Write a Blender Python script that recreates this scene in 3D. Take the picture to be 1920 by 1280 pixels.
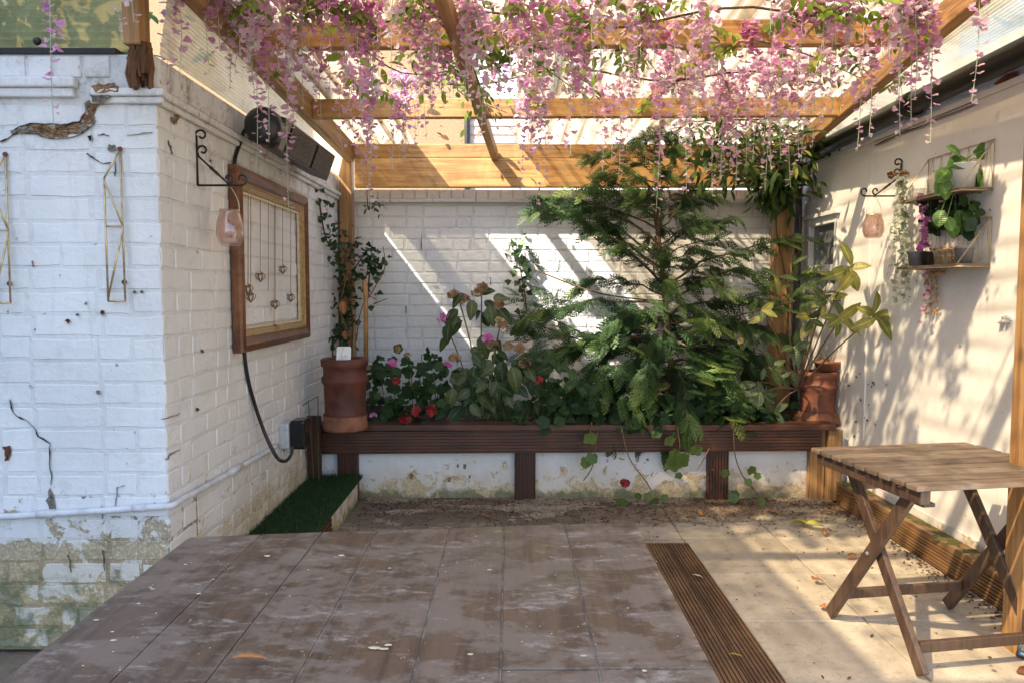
import bpy, math, random
import numpy as np
from mathutils import Vector, Matrix

random.seed(7)
rng = np.random.default_rng(7)
for o in list(bpy.data.objects):
    bpy.data.objects.remove(o)
SC = bpy.context.scene
COL = SC.collection
R = math.radians

# ------------------------------------------------------------------ camera
H = 1.25                       # eye height
FPX = 1400.0                   # focal length in photo pixels (1920 wide)
PITCH = math.atan(95 / FPX)
YAW = math.atan(5 / FPX)
cam_d = bpy.data.cameras.new('camera')
cam_d.sensor_width = 36
cam_d.lens = FPX / 1920 * 36
cam_d.clip_end = 500
cam_d.clip_start = 0.05
cam = bpy.data.objects.new('camera', cam_d)
COL.objects.link(cam)
cam.location = (0, 0, H)
cam.rotation_euler = (math.pi / 2 - PITCH, 0, -YAW)
SC.camera = cam

# ------------------------------------------------------------------ sky, sun, exposure
LDIR = Vector((0.77, 0.54, -1.0)).normalized()          # the way sunlight travels
SUN_EL = math.asin(-LDIR.z)
SUN_AZ = math.atan2(-LDIR.x, -LDIR.y)                   # clockwise from +Y
w = bpy.data.worlds.new('World')
SC.world = w
w.use_nodes = True
wn = w.node_tree
wn.nodes.clear()
sky = wn.nodes.new('ShaderNodeTexSky')
sky.sky_type = 'NISHITA'
sky.sun_disc = False
sky.sun_elevation = SUN_EL
sky.sun_rotation = SUN_AZ
sky.dust_density = 1.2
sky.ozone_density = 1.0
bg = wn.nodes.new('ShaderNodeBackground')
bg.inputs['Strength'].default_value = 0.15
wo = wn.nodes.new('ShaderNodeOutputWorld')
wn.links.new(sky.outputs[0], bg.inputs[0])
wn.links.new(bg.outputs[0], wo.inputs[0])

sun_d = bpy.data.lights.new('sun', 'SUN')
sun_d.energy = 4.4
sun_d.angle = R(0.9)
sun_d.color = (1.0, 0.92, 0.80)
sun = bpy.data.objects.new('sun', sun_d)
COL.objects.link(sun)
sun.location = (-6, -4, 12)
sun.rotation_euler = LDIR.to_track_quat('-Z', 'Y').to_euler()

SC.view_settings.view_transform = 'Standard'
SC.view_settings.look = 'None'
SC.view_settings.exposure = 2.02
SC.view_settings.gamma = 1.0
SC.view_settings.use_curve_mapping = False
SC.render.engine = 'CYCLES'
SC.cycles.use_denoising = True
SC.cycles.max_bounces = 10
SC.cycles.diffuse_bounces = 5
SC.cycles.transparent_max_bounces = 16
SC.cycles.transmission_bounces = 8
SC.cycles.glossy_bounces = 3
SC.cycles.sample_clamp_indirect = 8
SC.cycles.caustics_reflective = False
SC.cycles.caustics_refractive = False


# ------------------------------------------------------------------ measuring from the photograph
def ray(px, py):
    d = Vector(((px - 960) / FPX, 1.0, (640 - py) / FPX))
    c, s = math.cos(PITCH), math.sin(PITCH)
    d = Vector((d.x, d.y * c + d.z * s, -d.y * s + d.z * c))
    c, s = math.cos(YAW), math.sin(YAW)
    return Vector((d.x * c + d.y * s, -d.x * s + d.y * c, d.z))


def at_y(px, py, Y):
    d = ray(px, py)
    return Vector((0, 0, H)) + d * (Y / d.y)


def at_x(px, py, X):
    d = ray(px, py)
    return Vector((0, 0, H)) + d * (X / d.x)


def at_z(px, py, Z):
    d = ray(px, py)
    return Vector((0, 0, H)) + d * ((Z - H) / d.z)


# ------------------------------------------------------------------ objects
WLOC = {}


def props(o, label=None, cat=None, group=None, kind=None):
    if label: o['label'] = label
    if cat: o['category'] = cat
    if group: o['group'] = group
    if kind: o['kind'] = kind
    return o


def thing(name, label, cat, loc, rotz=0.0, group=None):
    o = bpy.data.objects.new(name, None)
    o.empty_display_size = 0.05
    COL.objects.link(o)
    o.location = loc
    o.rotation_euler = (0, 0, rotz)
    WLOC[o.name] = Vector(loc)
    return props(o, label, cat, group)


def link(name, me, parent=None, loc=(0, 0, 0)):
    o = bpy.data.objects.new(name, me)
    COL.objects.link(o)
    loc = Vector(loc)
    WLOC[o.name] = loc.copy()
    if parent is not None:
        o.parent = parent
        loc = loc - WLOC[parent.name]
    o.location = loc
    return o


class MB:
    """collects shapes, then links them as one mesh object"""

    def __init__(self):
        self.v = []
        self.f = []

    def add(self, V, F, M=None):
        n = len(self.v)
        for p in V:
            p = Vector(p)
            self.v.append(M @ p if M is not None else p)
        for f in F:
            self.f.append([i + n for i in f])
        return self

    def box(self, x0, x1, y0, y1, z0, z1, M=None):
        V = [(x0, y0, z0), (x1, y0, z0), (x1, y1, z0), (x0, y1, z0),
             (x0, y0, z1), (x1, y0, z1), (x1, y1, z1), (x0, y1, z1)]
        F = [(0, 3, 2, 1), (4, 5, 6, 7), (0, 1, 5, 4), (1, 2, 6, 5), (2, 3, 7, 6), (3, 0, 4, 7)]
        return self.add(V, F, M)

    def bar(self, p0, p1, w, h, up=(0, 0, 1)):
        """rectangular bar from p0 to p1, w across, h along up"""
        p0, p1 = Vector(p0), Vector(p1)
        d = (p1 - p0)
        L = d.length
        d.normalize()
        x = d.cross(Vector(up)).normalized()
        z = x.cross(d).normalized()
        M = Matrix(((x.x, d.x, z.x, p0.x), (x.y, d.y, z.y, p0.y), (x.z, d.z, z.z, p0.z), (0, 0, 0, 1)))
        return self.box(-w / 2, w / 2, 0, L, -h / 2, h / 2, M)

    def tube(self, pts, r, n=8, cap=True):
        pts = [Vector(p) for p in pts]
        k = len(pts)
        rs = r if isinstance(r, (list, tuple)) else [r] * k
        base = len(self.v)
        ref = None
        for i, p in enumerate(pts):
            t = (pts[min(i + 1, k - 1)] - pts[max(i - 1, 0)])
            if t.length < 1e-9: t = Vector((0, 0, 1))
            t.normalize()
            if ref is None:
                ref = t.orthogonal().normalized()
            ref = (ref - t * ref.dot(t))
            if ref.length < 1e-6: ref = t.orthogonal()
            ref.normalize()
            b = t.cross(ref)
            for j in range(n):
                a = 2 * math.pi * j / n
                self.v.append(p + (ref * math.cos(a) + b * math.sin(a)) * rs[i])
        for i in range(k - 1):
            for j in range(n):
                a = base + i * n + j
                b2 = base + i * n + (j + 1) % n
                self.f.append([a, b2, b2 + n, a + n])
        if cap:
            self.f.append([base + j for j in range(n)][::-1])
            self.f.append([base + (k - 1) * n + j for j in range(n)])
        return self

    def lathe(self, prof, c=(0, 0, 0), n=24, M=None, flute=0.0, nf=0):
        c = Vector(c)
        V, F = [], []
        for (r, z) in prof:
            for j in range(n):
                a = 2 * math.pi * j / n
                rr = r * (1 + flute * math.cos(a * nf)) if nf else r
                V.append(c + Vector((rr * math.cos(a), rr * math.sin(a), z)))
        for i in range(len(prof) - 1):
            for j in range(n):
                a, b = i * n + j, i * n + (j + 1) % n
                F.append((a, b, b + n, a + n))
        if prof[0][0] > 1e-4: F.append(tuple(range(n))[::-1])
        if prof[-1][0] > 1e-4: F.append(tuple((len(prof) - 1) * n + j for j in range(n)))
        return self.add(V, F, M)

    def prism(self, poly, fn, d):
        """poly (u, v) through fn(u, v, depth): a slab with thickness d"""
        n = len(poly)
        V = [fn(u, v, 0) for u, v in poly] + [fn(u, v, d) for u, v in poly]
        F = [tuple(range(n)), tuple(range(n, 2 * n))[::-1]]
        for i in range(n):
            j = (i + 1) % n
            F.append((i, i + n, j + n, j))
        return self.add(V, F)

    def mesh(self, name, mat, smooth=False, c=None):
        me = bpy.data.meshes.new(name)
        c = Vector((0, 0, 0)) if c is None else c
        me.from_pydata([tuple(p - c) for p in self.v], [], self.f)
        if mat: me.materials.append(mat)
        if smooth: me.shade_smooth()
        me.update()
        return me

    def build(self, name, mat, parent=None, smooth=False, bevel=0.0, seg=2, local=False, fix=True):
        V = self.v
        lo = Vector([min(p[i] for p in V) for i in range(3)])
        hi = Vector([max(p[i] for p in V) for i in range(3)])
        c = (lo + hi) / 2
        if parent is None: c.z = lo.z
        me = self.mesh(name, mat, smooth, c)
        if fix:
            import bmesh
            bm = bmesh.new()
            bm.from_mesh(me)
            bmesh.ops.recalc_face_normals(bm, faces=bm.faces)
            bm.to_mesh(me)
            bm.free()
        if local:
            o = bpy.data.objects.new(name, me)
            COL.objects.link(o)
            o.parent = parent
            o.location = c
            WLOC[o.name] = c
        else:
            o = link(name, me, parent, c)
        if bevel:
            m = o.modifiers.new('bevel', 'BEVEL')
            m.width = bevel
            m.segments = seg
            m.limit_method = 'ANGLE'
        return o


def np_mesh(name, V, F, mat, attrs=None, parent=None, smooth=True, c=None):
    """fast mesh from arrays: V (n,3), F (m,4) or (m,3)"""
    V = np.asarray(V, dtype=np.float32)
    F = np.asarray(F, dtype=np.int32)
    c = np.array([(V[:, 0].min() + V[:, 0].max()) / 2, (V[:, 1].min() + V[:, 1].max()) / 2, V[:, 2].min()],
                 dtype=np.float32) if c is None else np.array(c, dtype=np.float32)
    me = bpy.data.meshes.new(name)
    me.vertices.add(len(V))
    me.vertices.foreach_set('co', (V - c).ravel())
    k = F.shape[1]
    me.loops.add(F.size)
    me.loops.foreach_set('vertex_index', F.ravel())
    me.polygons.add(len(F))
    me.polygons.foreach_set('loop_start', np.arange(0, F.size, k, dtype=np.int32))
    me.polygons.foreach_set('loop_total', np.full(len(F), k, dtype=np.int32))
    if attrs:
        for an, arr in attrs.items():
            a = me.attributes.new(an, 'FLOAT', 'POINT')
            a.data.foreach_set('value', np.asarray(arr, dtype=np.float32))
    me.materials.append(mat)
    me.update(calc_edges=True)
    me.validate()
    if smooth: me.shade_smooth()
    return link(name, me, parent, c)


def frames(dirs, ups):
    """rotation matrices with local y along dirs and local z near ups"""
    d = dirs / (np.linalg.norm(dirs, axis=1, keepdims=True) + 1e-9)
    x = np.cross(d, ups)
    n = np.linalg.norm(x, axis=1, keepdims=True)
    x = np.where(n < 1e-4, np.array([[1.0, 0, 0]]), x / (n + 1e-9))
    z = np.cross(x, d)
    return np.stack([x, d, z], axis=2)


def scatter(T, pos, dirs, ups, scale):
    """instances of template (V, F): arrays of vertices and faces, and the instance index of every vertex"""
    TV, TF = T
    M = frames(np.asarray(dirs, float), np.asarray(ups, float))
    s = np.asarray(scale, float)
    if s.ndim == 1: s = s[:, None].repeat(3, 1)
    V = np.einsum('nij,nmj->nmi', M, TV[None] * s[:, None, :]) + np.asarray(pos, float)[:, None, :]
    n, m = V.shape[:2]
    F = (TF[None] + (np.arange(n) * m)[:, None, None]).reshape(-1, TF.shape[1])
    return V.reshape(-1, 3), F, np.repeat(np.arange(n), m)


def join(parts):
    Vs, Fs, As = [], [], []
    off = 0
    for V, F, A in parts:
        Vs.append(V); Fs.append(F + off); As.append(A)
        off += len(V)
    return np.concatenate(Vs), np.concatenate(Fs), np.concatenate(As)


# ------------------------------------------------------------------ materials
def nd(nt, typ, ins=None, **attrs):
    n = nt.nodes.new(typ)
    for k, v in attrs.items(): setattr(n, k, v)
    for k, v in (ins or {}).items():
        s = n.inputs[k]
        if isinstance(v, bpy.types.NodeSocket): nt.links.new(v, s)
        else: s.default_value = v
    return n


def rgba(c): return (c[0], c[1], c[2], 1.0)


def mixc(nt, fac, a, b, mode='MIX'):
    n = nt.nodes.new('ShaderNodeMix')
    n.data_type = 'RGBA'
    n.blend_type = mode
    for i, v in ((0, fac), (6, a), (7, b)):
        if isinstance(v, bpy.types.NodeSocket): nt.links.new(v, n.inputs[i])
        elif i == 0: n.inputs[i].default_value = v
        else: n.inputs[i].default_value = rgba(v)
    return n.outputs[2]


def math_(nt, op, a, b=0.0, clamp=False):
    n = nd(nt, 'ShaderNodeMath', {0: a, 1: b}, operation=op)
    n.use_clamp = clamp
    return n.outputs[0]


def ramp(nt, v, lo, hi, a=0.0, b=1.0):
    n = nd(nt, 'ShaderNodeMapRange', {'Value': v, 'From Min': lo, 'From Max': hi, 'To Min': a, 'To Max': b})
    n.interpolation_type = 'SMOOTHSTEP'
    return n.outputs[0]


def new_mat(name):
    m = bpy.data.materials.new(name)
    m.use_nodes = True
    nt = m.node_tree
    return m, nt, nt.nodes['Principled BSDF']


def pos_of(nt, rand=0.0):
    p = nd(nt, 'ShaderNodeNewGeometry').outputs['Position']
    if rand:
        r = nd(nt, 'ShaderNodeObjectInfo').outputs['Random']
        off = nd(nt, 'ShaderNodeCombineXYZ', {0: math_(nt, 'MULTIPLY', r, rand), 1: math_(nt, 'MULTIPLY', r, rand * 1.7),
                                              2: math_(nt, 'MULTIPLY', r, rand * 0.6)}).outputs[0]
        p = nd(nt, 'ShaderNodeVectorMath', {0: p, 1: off}, operation='ADD').outputs[0]
    return p


def noise(nt, vec, scale, detail=4, rough=0.55, dist=0.0, sc=None):
    if sc is not None:
        vec = nd(nt, 'ShaderNodeVectorMath', {0: vec, 1: sc}, operation='MULTIPLY').outputs[0]
    return nd(nt, 'ShaderNodeTexNoise', {'Vector': vec, 'Scale': scale, 'Detail': detail, 'Roughness': rough,
                                         'Distortion': dist}).outputs['Fac']


def bump(nt, h, strength, dist=0.01, normal=None):
    ins = {'Height': h, 'Strength': strength, 'Distance': dist}
    if normal is not None: ins['Normal'] = normal
    return nd(nt, 'ShaderNodeBump', ins).outputs[0]


def plain(name, c, rough=0.5, metal=0.0, var=0.25, scale=30.0, bmp=0.0, spec=0.5):
    m, nt, b = new_mat(name)
    p = pos_of(nt, 3.0)
    n = noise(nt, p, scale)
    c2 = tuple(x * (1 - var) for x in c)
    nt.links.new(mixc(nt, ramp(nt, n, 0.35, 0.7), c, c2), b.inputs['Base Color'])
    b.inputs['Roughness'].default_value = rough
    b.inputs['Metallic'].default_value = metal
    b.inputs['Specular IOR Level'].default_value = spec
    if bmp: nt.links.new(bump(nt, noise(nt, p, scale * 3), bmp), b.inputs['Normal'])
    return m


def wood(name, c, dark, axis='x', rough=0.6, grain=1.0, knots=0.5, weather=None, wamt=0.0, rand=5.0):
    m, nt, b = new_mat(name)
    p = pos_of(nt, rand)
    sc = {'x': (1.2, 22, 22), 'y': (22, 1.2, 22), 'z': (22, 22, 1.2)}[axis]
    g = noise(nt, p, 1.6 * grain, 6, 0.6, 0.9, sc)
    fine = noise(nt, p, 7 * grain, 3, 0.6, 0.2, sc)
    broad = noise(nt, p, 3.0, 2)
    col = mixc(nt, ramp(nt, g, 0.36, 0.66), c, dark)
    col = mixc(nt, math_(nt, 'MULTIPLY', ramp(nt, fine, 0.45, 0.75), 0.35), col, dark)
    col = mixc(nt, math_(nt, 'MULTIPLY', ramp(nt, broad, 0.4, 0.7), 0.35), col, tuple(x * 0.55 for x in c))
    if knots:
        ks = {'x': (0.45, 1, 1), 'y': (1, 0.45, 1), 'z': (1, 1, 0.45)}[axis]
        pv = nd(nt, 'ShaderNodeVectorMath', {0: p, 1: ks}, operation='MULTIPLY').outputs[0]
        vo = nd(nt, 'ShaderNodeTexVoronoi', {'Vector': pv, 'Scale': 5.0}).outputs['Distance']
        col = mixc(nt, math_(nt, 'MULTIPLY', ramp(nt, vo, 0.10, 0.04), knots), col, tuple(x * 0.3 for x in dark))
    if weather:
        wn_ = noise(nt, p, 4.5, 5, 0.65, 0.6)
        col = mixc(nt, math_(nt, 'MULTIPLY', ramp(nt, wn_, 0.42, 0.66), wamt), col, weather)
    r = nd(nt, 'ShaderNodeObjectInfo').outputs['Random']
    hsv = nd(nt, 'ShaderNodeHueSaturation', {'Color': col, 'Value': ramp(nt, r, 0, 1, 0.82, 1.15)})
    nt.links.new(hsv.outputs[0], b.inputs['Base Color'])
    b.inputs['Roughness'].default_value = rough
    nt.links.new(bump(nt, g, 0.25, 0.004), b.inputs['Normal'])
    return m


def painted_brick(name, base, peel_lo=None, peel_hi=None, algae=0.0, ochre=None, lumps=0.5, grime=0.35, alg_z=0.75, pergain=0.16, mould=0.0):
    """old white masonry paint: lumpy, scuffed, with bare and mossy patches low down"""
    m, nt, b = new_mat(name)
    p = pos_of(nt)
    xyz = nd(nt, 'ShaderNodeSeparateXYZ', {0: p}).outputs
    z = xyz[2]
    big = noise(nt, p, 2.3, 5, 0.6)
    mid = noise(nt, p, 9, 6, 0.65, 0.4)
    fine = noise(nt, p, 60, 4, 0.6)
    col = mixc(nt, ramp(nt, big, 0.3, 0.7), base, tuple(x * 0.86 for x in base))
    col = mixc(nt, math_(nt, 'MULTIPLY', ramp(nt, mid, 0.55, 0.78), grime), col,
               (base[0] * 0.55, base[1] * 0.53, base[2] * 0.48))
    if mould:
        mo = math_(nt, 'MULTIPLY', ramp(nt, z, 1.45, 1.95), ramp(nt, noise(nt, p, 6, 9, 0.75, 0.3, (1, 1, 0.7)), 0.44, 0.66))
        mo = math_(nt, 'MULTIPLY', mo, ramp(nt, noise(nt, p, 48, 5, 0.7), 0.36, 0.60))
        col = mixc(nt, math_(nt, 'MULTIPLY', mo, mould), col, (0.10, 0.09, 0.082))
    drip = noise(nt, p, 5, 6, 0.6, 0.2, (5, 5, 0.5))
    col = mixc(nt, math_(nt, 'MULTIPLY', ramp(nt, drip, 0.56, 0.74), 0.22), col, (base[0] * 0.62, base[1] * 0.60, base[2] * 0.56))
    # dark specks and chips
    sp = noise(nt, p, 34, 2, 0.5)
    spm = math_(nt, 'MULTIPLY', ramp(nt, sp, 0.715, 0.75), ramp(nt, mid, 0.44, 0.58))
    col = mixc(nt, math_(nt, 'MULTIPLY', spm, 0.8), col, (0.12, 0.095, 0.075))
    bare = None
    if peel_lo is not None:
        low = ramp(nt, z, peel_hi, peel_lo)
        pn = noise(nt, p, 11, 9, 0.70, 0.5)
        rnd = nd(nt, 'ShaderNodeObjectInfo').outputs['Random']
        pn = math_(nt, 'ADD', pn, math_(nt, 'MULTIPLY', math_(nt, 'SUBTRACT', rnd, 0.5), pergain))
        bare = ramp(nt, math_(nt, 'ADD', math_(nt, 'MULTIPLY', low, 0.26), pn), 0.655, 0.70)
        bare = math_(nt, 'MULTIPLY', bare, ramp(nt, low, 0.0, 0.12))
        bc = mixc(nt, ramp(nt, noise(nt, p, 26, 6, 0.7), 0.36, 0.66), tuple(min(1, x * 1.35) for x in ochre), tuple(x * 0.5 for x in ochre))
        bc = mixc(nt, math_(nt, 'MULTIPLY', ramp(nt, rnd, 0.3, 0.9), 0.6), bc, (ochre[0] * 0.95, ochre[1] * 1.08, ochre[2] * 1.5))
        bc = mixc(nt, ramp(nt, noise(nt, p, 120, 3, 0.6), 0.50, 0.66), bc, tuple(min(1, x * 1.9) for x in ochre))
        bc = mixc(nt, ramp(nt, noise(nt, p, 70, 4, 0.7), 0.60, 0.70), bc, tuple(x * 0.22 for x in ochre))
        col = mixc(nt, bare, col, bc)
        # yellowed halo round the damp
        col = mixc(nt, math_(nt, 'MULTIPLY', ramp(nt, math_(nt, 'ADD', low, math_(nt, 'MULTIPLY', big, 1.2)), 0.75, 1.5), 0.45),
                   col, (0.55, 0.44, 0.26))
    if algae:
        an = noise(nt, p, 6.0, 8, 0.72, 0.3)
        al = ramp(nt, math_(nt, 'ADD', math_(nt, 'MULTIPLY', ramp(nt, z, alg_z, 0.0), 0.34), an), 0.70, 0.86)
        col = mixc(nt, math_(nt, 'MULTIPLY', al, algae), col, (0.10, 0.125, 0.055))
    nt.links.new(col, b.inputs['Base Color'])
    b.inputs['Roughness'].default_value = 0.62
    b.inputs['Specular IOR Level'].default_value = 0.35
    hgt = math_(nt, 'ADD', math_(nt, 'MULTIPLY', noise(nt, p, 22, 5, 0.6, 0.5), 1.0), math_(nt, 'MULTIPLY', fine, 0.35))
    if bare is not None: hgt = math_(nt, 'ADD', math_(nt, 'SUBTRACT', hgt, math_(nt, 'MULTIPLY', bare, 0.5)), math_(nt, 'MULTIPLY', math_(nt, 'MULTIPLY', bare, noise(nt, p, 90, 4, 0.7)), 1.2))
    nt.links.new(bump(nt, hgt, lumps, 0.012), b.inputs['Normal'])
    return m


def leafy(name, c1, c2, c3=None, trans=0.35, rough=0.5, tcol=None):
    """leaf or petal: tint attribute picks the colour, some light comes through"""
    m, nt, b = new_mat(name)
    at = nd(nt, 'ShaderNodeAttribute', attribute_name='tint').outputs['Fac']
    col = mixc(nt, ramp(nt, at, 0.0, 0.6), c1, c2)
    if c3: col = mixc(nt, ramp(nt, at, 0.6, 1.0), col, c3)
    n = noise(nt, pos_of(nt), 45, 3)
    col = mixc(nt, math_(nt, 'MULTIPLY', ramp(nt, n, 0.4, 0.7), 0.25), col, tuple(x * 0.6 for x in c1))
    nt.links.new(col, b.inputs['Base Color'])
    b.inputs['Roughness'].default_value = rough
    b.inputs['Specular IOR Level'].default_value = 0.3
    tr = nd(nt, 'ShaderNodeBsdfTranslucent', {'Color': mixc(nt, 0.5, col, tcol or c2)})
    mx = nd(nt, 'ShaderNodeMixShader', {0: trans, 1: b.outputs[0], 2: tr.outputs[0]})
    nt.links.new(mx.outputs[0], nt.nodes['Material Output'].inputs['Surface'])
    return m


def leaf_obj(name, c, c2, trans=0.3, rough=0.45):
    """like leafy, tinted per object"""
    m, nt, b = new_mat(name)
    r = nd(nt, 'ShaderNodeObjectInfo').outputs['Random']
    n = noise(nt, pos_of(nt), 25, 3)
    col = mixc(nt, r, c, c2)
    col = mixc(nt, math_(nt, 'MULTIPLY', ramp(nt, n, 0.45, 0.7), 0.35), col, tuple(x * 0.55 for x in c))
    mid = nd(nt, 'ShaderNodeAttribute', attribute_name='midrib').outputs['Fac']
    col = mixc(nt, math_(nt, 'MULTIPLY', ramp(nt, mid, 0.80, 0.97), 0.55), col, tuple(min(1, x * 1.9 + 0.03) for x in c2))
    wv = nd(nt, 'ShaderNodeTexWave', {'Vector': nd(nt, 'ShaderNodeTexCoord').outputs['Object'], 'Scale': 2.6, 'Distortion': 1.2, 'Detail': 1.0}, bands_direction='Y').outputs['Fac']
    col = mixc(nt, math_(nt, 'MULTIPLY', ramp(nt, wv, 0.8, 1.0), 0.08), col, tuple(min(1, x * 1.7 + 0.02) for x in c2))
    nt.links.new(bump(nt, wv, 0.3, 0.003), b.inputs['Normal'])
    nt.links.new(col, b.inputs['Base Color'])
    b.inputs['Roughness'].default_value = rough
    tr = nd(nt, 'ShaderNodeBsdfTranslucent', {'Color': col})
    mx = nd(nt, 'ShaderNodeMixShader', {0: trans, 1: b.outputs[0], 2: tr.outputs[0]})
    nt.links.new(mx.outputs[0], nt.nodes['Material Output'].inputs['Surface'])
    return m


def sheet_mat(name, tint, clear, diffuse, dirt=0.3, gloss=0.1, valley=0.0, per=0.105):
    """weathered translucent plastic: part of the light goes straight through, part is scattered"""
    m, nt, b = new_mat(name)
    p = pos_of(nt)
    n = noise(nt, p, 3.0, 6, 0.65, 0.5)
    d = math_(nt, 'MULTIPLY', ramp(nt, n, 0.42, 0.75), dirt)
    if valley:   # grime lies in the valleys of the corrugation
        x = nd(nt, 'ShaderNodeSeparateXYZ', {0: p}).outputs[0]
        v = math_(nt, 'COSINE', math_(nt, 'MULTIPLY', x, 2 * math.pi / per))
        streak = noise(nt, p, 2.0, 5, 0.65, 0.2, (6, 0.8, 1))
        d = math_(nt, 'MAXIMUM', d, math_(nt, 'MULTIPLY', math_(nt, 'MULTIPLY', ramp(nt, v, -0.1, -0.95), ramp(nt, streak, 0.30, 0.56)), valley))
    col = mixc(nt, d, tint, (tint[0] * 0.30, tint[1] * 0.24, tint[2] * 0.15))
    tl = nd(nt, 'ShaderNodeBsdfTranslucent', {'Color': col})
    df = nd(nt, 'ShaderNodeBsdfDiffuse', {'Color': col})
    gl = nd(nt, 'ShaderNodeBsdfGlossy', {'Color': (1, 1, 1, 1), 'Roughness': 0.25})
    tp = nd(nt, 'ShaderNodeBsdfTransparent', {'Color': col})
    a = nd(nt, 'ShaderNodeMixShader', {0: diffuse, 1: tl.outputs[0], 2: df.outputs[0]})
    c = nd(nt, 'ShaderNodeMixShader', {0: clear, 1: a.outputs[0], 2: tp.outputs[0]})
    g = nd(nt, 'ShaderNodeMixShader', {0: gloss, 1: c.outputs[0], 2: gl.outputs[0]})
    nt.links.new(g.outputs[0], nt.nodes['Material Output'].inputs['Surface'])
    nt.nodes.remove(b)
    return m


WHITE = (0.74, 0.74, 0.73)
M = {}
M['paint_front'] = painted_brick('paint_front', (0.74, 0.75, 0.765), 0.10, 0.66, 0.75, (0.36, 0.29, 0.18), pergain=0.22, mould=0.4, lumps=0.38)
M['paint_left'] = painted_brick('paint_left', (0.76, 0.75, 0.73), -0.1, 0.72, 0.25, (0.52, 0.43, 0.28), alg_z=0.4, mould=0.85)
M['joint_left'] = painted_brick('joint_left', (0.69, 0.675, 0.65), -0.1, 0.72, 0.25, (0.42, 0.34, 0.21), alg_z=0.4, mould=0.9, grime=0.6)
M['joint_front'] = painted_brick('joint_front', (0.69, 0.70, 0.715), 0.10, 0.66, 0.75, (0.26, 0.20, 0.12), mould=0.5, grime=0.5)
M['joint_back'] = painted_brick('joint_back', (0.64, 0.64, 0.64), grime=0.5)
M['paint_back'] = painted_brick('paint_back', (0.74, 0.74, 0.74), grime=0.25)
M['paint_low'] = painted_brick('paint_low', (0.74, 0.74, 0.75), -0.06, 0.34, 0.75, (0.46, 0.37, 0.25), lumps=0.4, alg_z=0.12, pergain=0.0)
M['render_right'] = painted_brick('render_right', (0.82, 0.80, 0.77), lumps=0.10, grime=0.18)
M['pine'] = wood('pine', (0.52, 0.285, 0.095), (0.28, 0.125, 0.035), 'x', 0.6, knots=0.8, weather=(0.60, 0.38, 0.16), wamt=0.4)
M['pine_y'] = wood('pine_y', (0.44, 0.25, 0.095), (0.24, 0.115, 0.038), 'y', 0.6)
M['pine_z'] = wood('pine_z', (0.42, 0.245, 0.10), (0.22, 0.105, 0.038), 'z', 0.6)
M['stain'] = wood('stain', (0.10, 0.032, 0.016), (0.042, 0.014, 0.008), 'x', 0.5, knots=0.6, weather=(0.14, 0.055, 0.026), wamt=0.5)
M['stain_z'] = wood('stain_z', (0.082, 0.027, 0.014), (0.032, 0.011, 0.007), 'z', 0.5)
M['deck_y'] = wood('deck_y', (0.27, 0.145, 0.06), (0.13, 0.065, 0.028), 'y', 0.6, weather=(0.17, 0.10, 0.05), wamt=0.6)
M['strip_y'] = wood('strip_y', (0.17, 0.09, 0.045), (0.085, 0.043, 0.022), 'y', 0.6, weather=(0.25, 0.14, 0.065), wamt=0.5)
M['teak'] = wood('teak', (0.105, 0.060, 0.038), (0.05, 0.028, 0.018), 'z', 0.5, knots=0.0)
M['teak_x'] = wood('teak_x', (0.175, 0.122, 0.083), (0.09, 0.060, 0.040), 'x', 0.5, knots=0.0, weather=(0.25, 0.20, 0.155), wamt=0.6)
M['rot'] = wood('rot', (0.17, 0.075, 0.032), (0.045, 0.022, 0.012), 'z', 0.9, grain=0.8)
M['frame_wood'] = wood('frame_wood', (0.17, 0.058, 0.022), (0.075, 0.022, 0.010), 'y', 0.35, knots=0, weather=(0.32, 0.14, 0.05), wamt=0.5)
M['gilt'] = plain('gilt', (0.42, 0.27, 0.11), 0.4, 0.15, 0.4, 60)
M['slip'] = plain('slip', (0.66, 0.55, 0.36), 0.6, 0, 0.2, 40)
M['brass'] = plain('brass', (0.62, 0.50, 0.30), 0.35, 0.7, 0.35, 40)
M['iron'] = plain('iron', (0.012, 0.012, 0.013), 0.45, 0.2, 0.3, 60)
M['black'] = plain('black', (0.013, 0.013, 0.014), 0.4, 0, 0.3, 20)
M['black_gloss'] = plain('black_gloss', (0.008, 0.008, 0.009), 0.2, 0, 0.3, 20)
M['grill'] = plain('grill', (0.24, 0.21, 0.18), 0.45, 0.4, 0.4, 90)
M['bronze'] = plain('bronze', (0.05, 0.04, 0.032), 0.45, 0.3, 0.3, 20)
M['grey_plastic'] = plain('grey_plastic', (0.50, 0.52, 0.55), 0.5, 0, 0.2, 30)
M['conduit'] = plain('conduit', (0.66, 0.68, 0.71), 0.5, 0, 0.22, 20)
M['terracotta'] = plain('terracotta', (0.125, 0.036, 0.021), 0.65, 0, 0.6, 9, 0.2)
M['terracotta_orange'] = plain('terracotta_orange', (0.24, 0.085, 0.045), 0.7, 0, 0.55, 9, 0.2)
M['terracotta_pale'] = plain('terracotta_pale', (0.28, 0.115, 0.062), 0.8, 0, 0.5, 16, 0.3)
M['soil'] = plain('soil', (0.045, 0.028, 0.018), 0.95, 0, 0.6, 40, 0.6)
M['bare_brick'] = plain('bare_brick', (0.36, 0.215, 0.12), 0.9, 0, 0.65, 60, 0.8)
M['red_brick'] = plain('red_brick', (0.34, 0.095, 0.045), 0.9, 0, 0.5, 25, 0.6)
M['mortar_grey'] = plain('mortar_grey', (0.23, 0.20, 0.17), 0.9, 0, 0.5, 25, 0.8)
M['crack_or_shade'] = plain('crack_or_shade', (0.035, 0.028, 0.022), 0.95, 0, 0.5, 60)
M['rust'] = plain('rust', (0.16, 0.06, 0.025), 0.85, 0, 0.5, 50)
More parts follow.
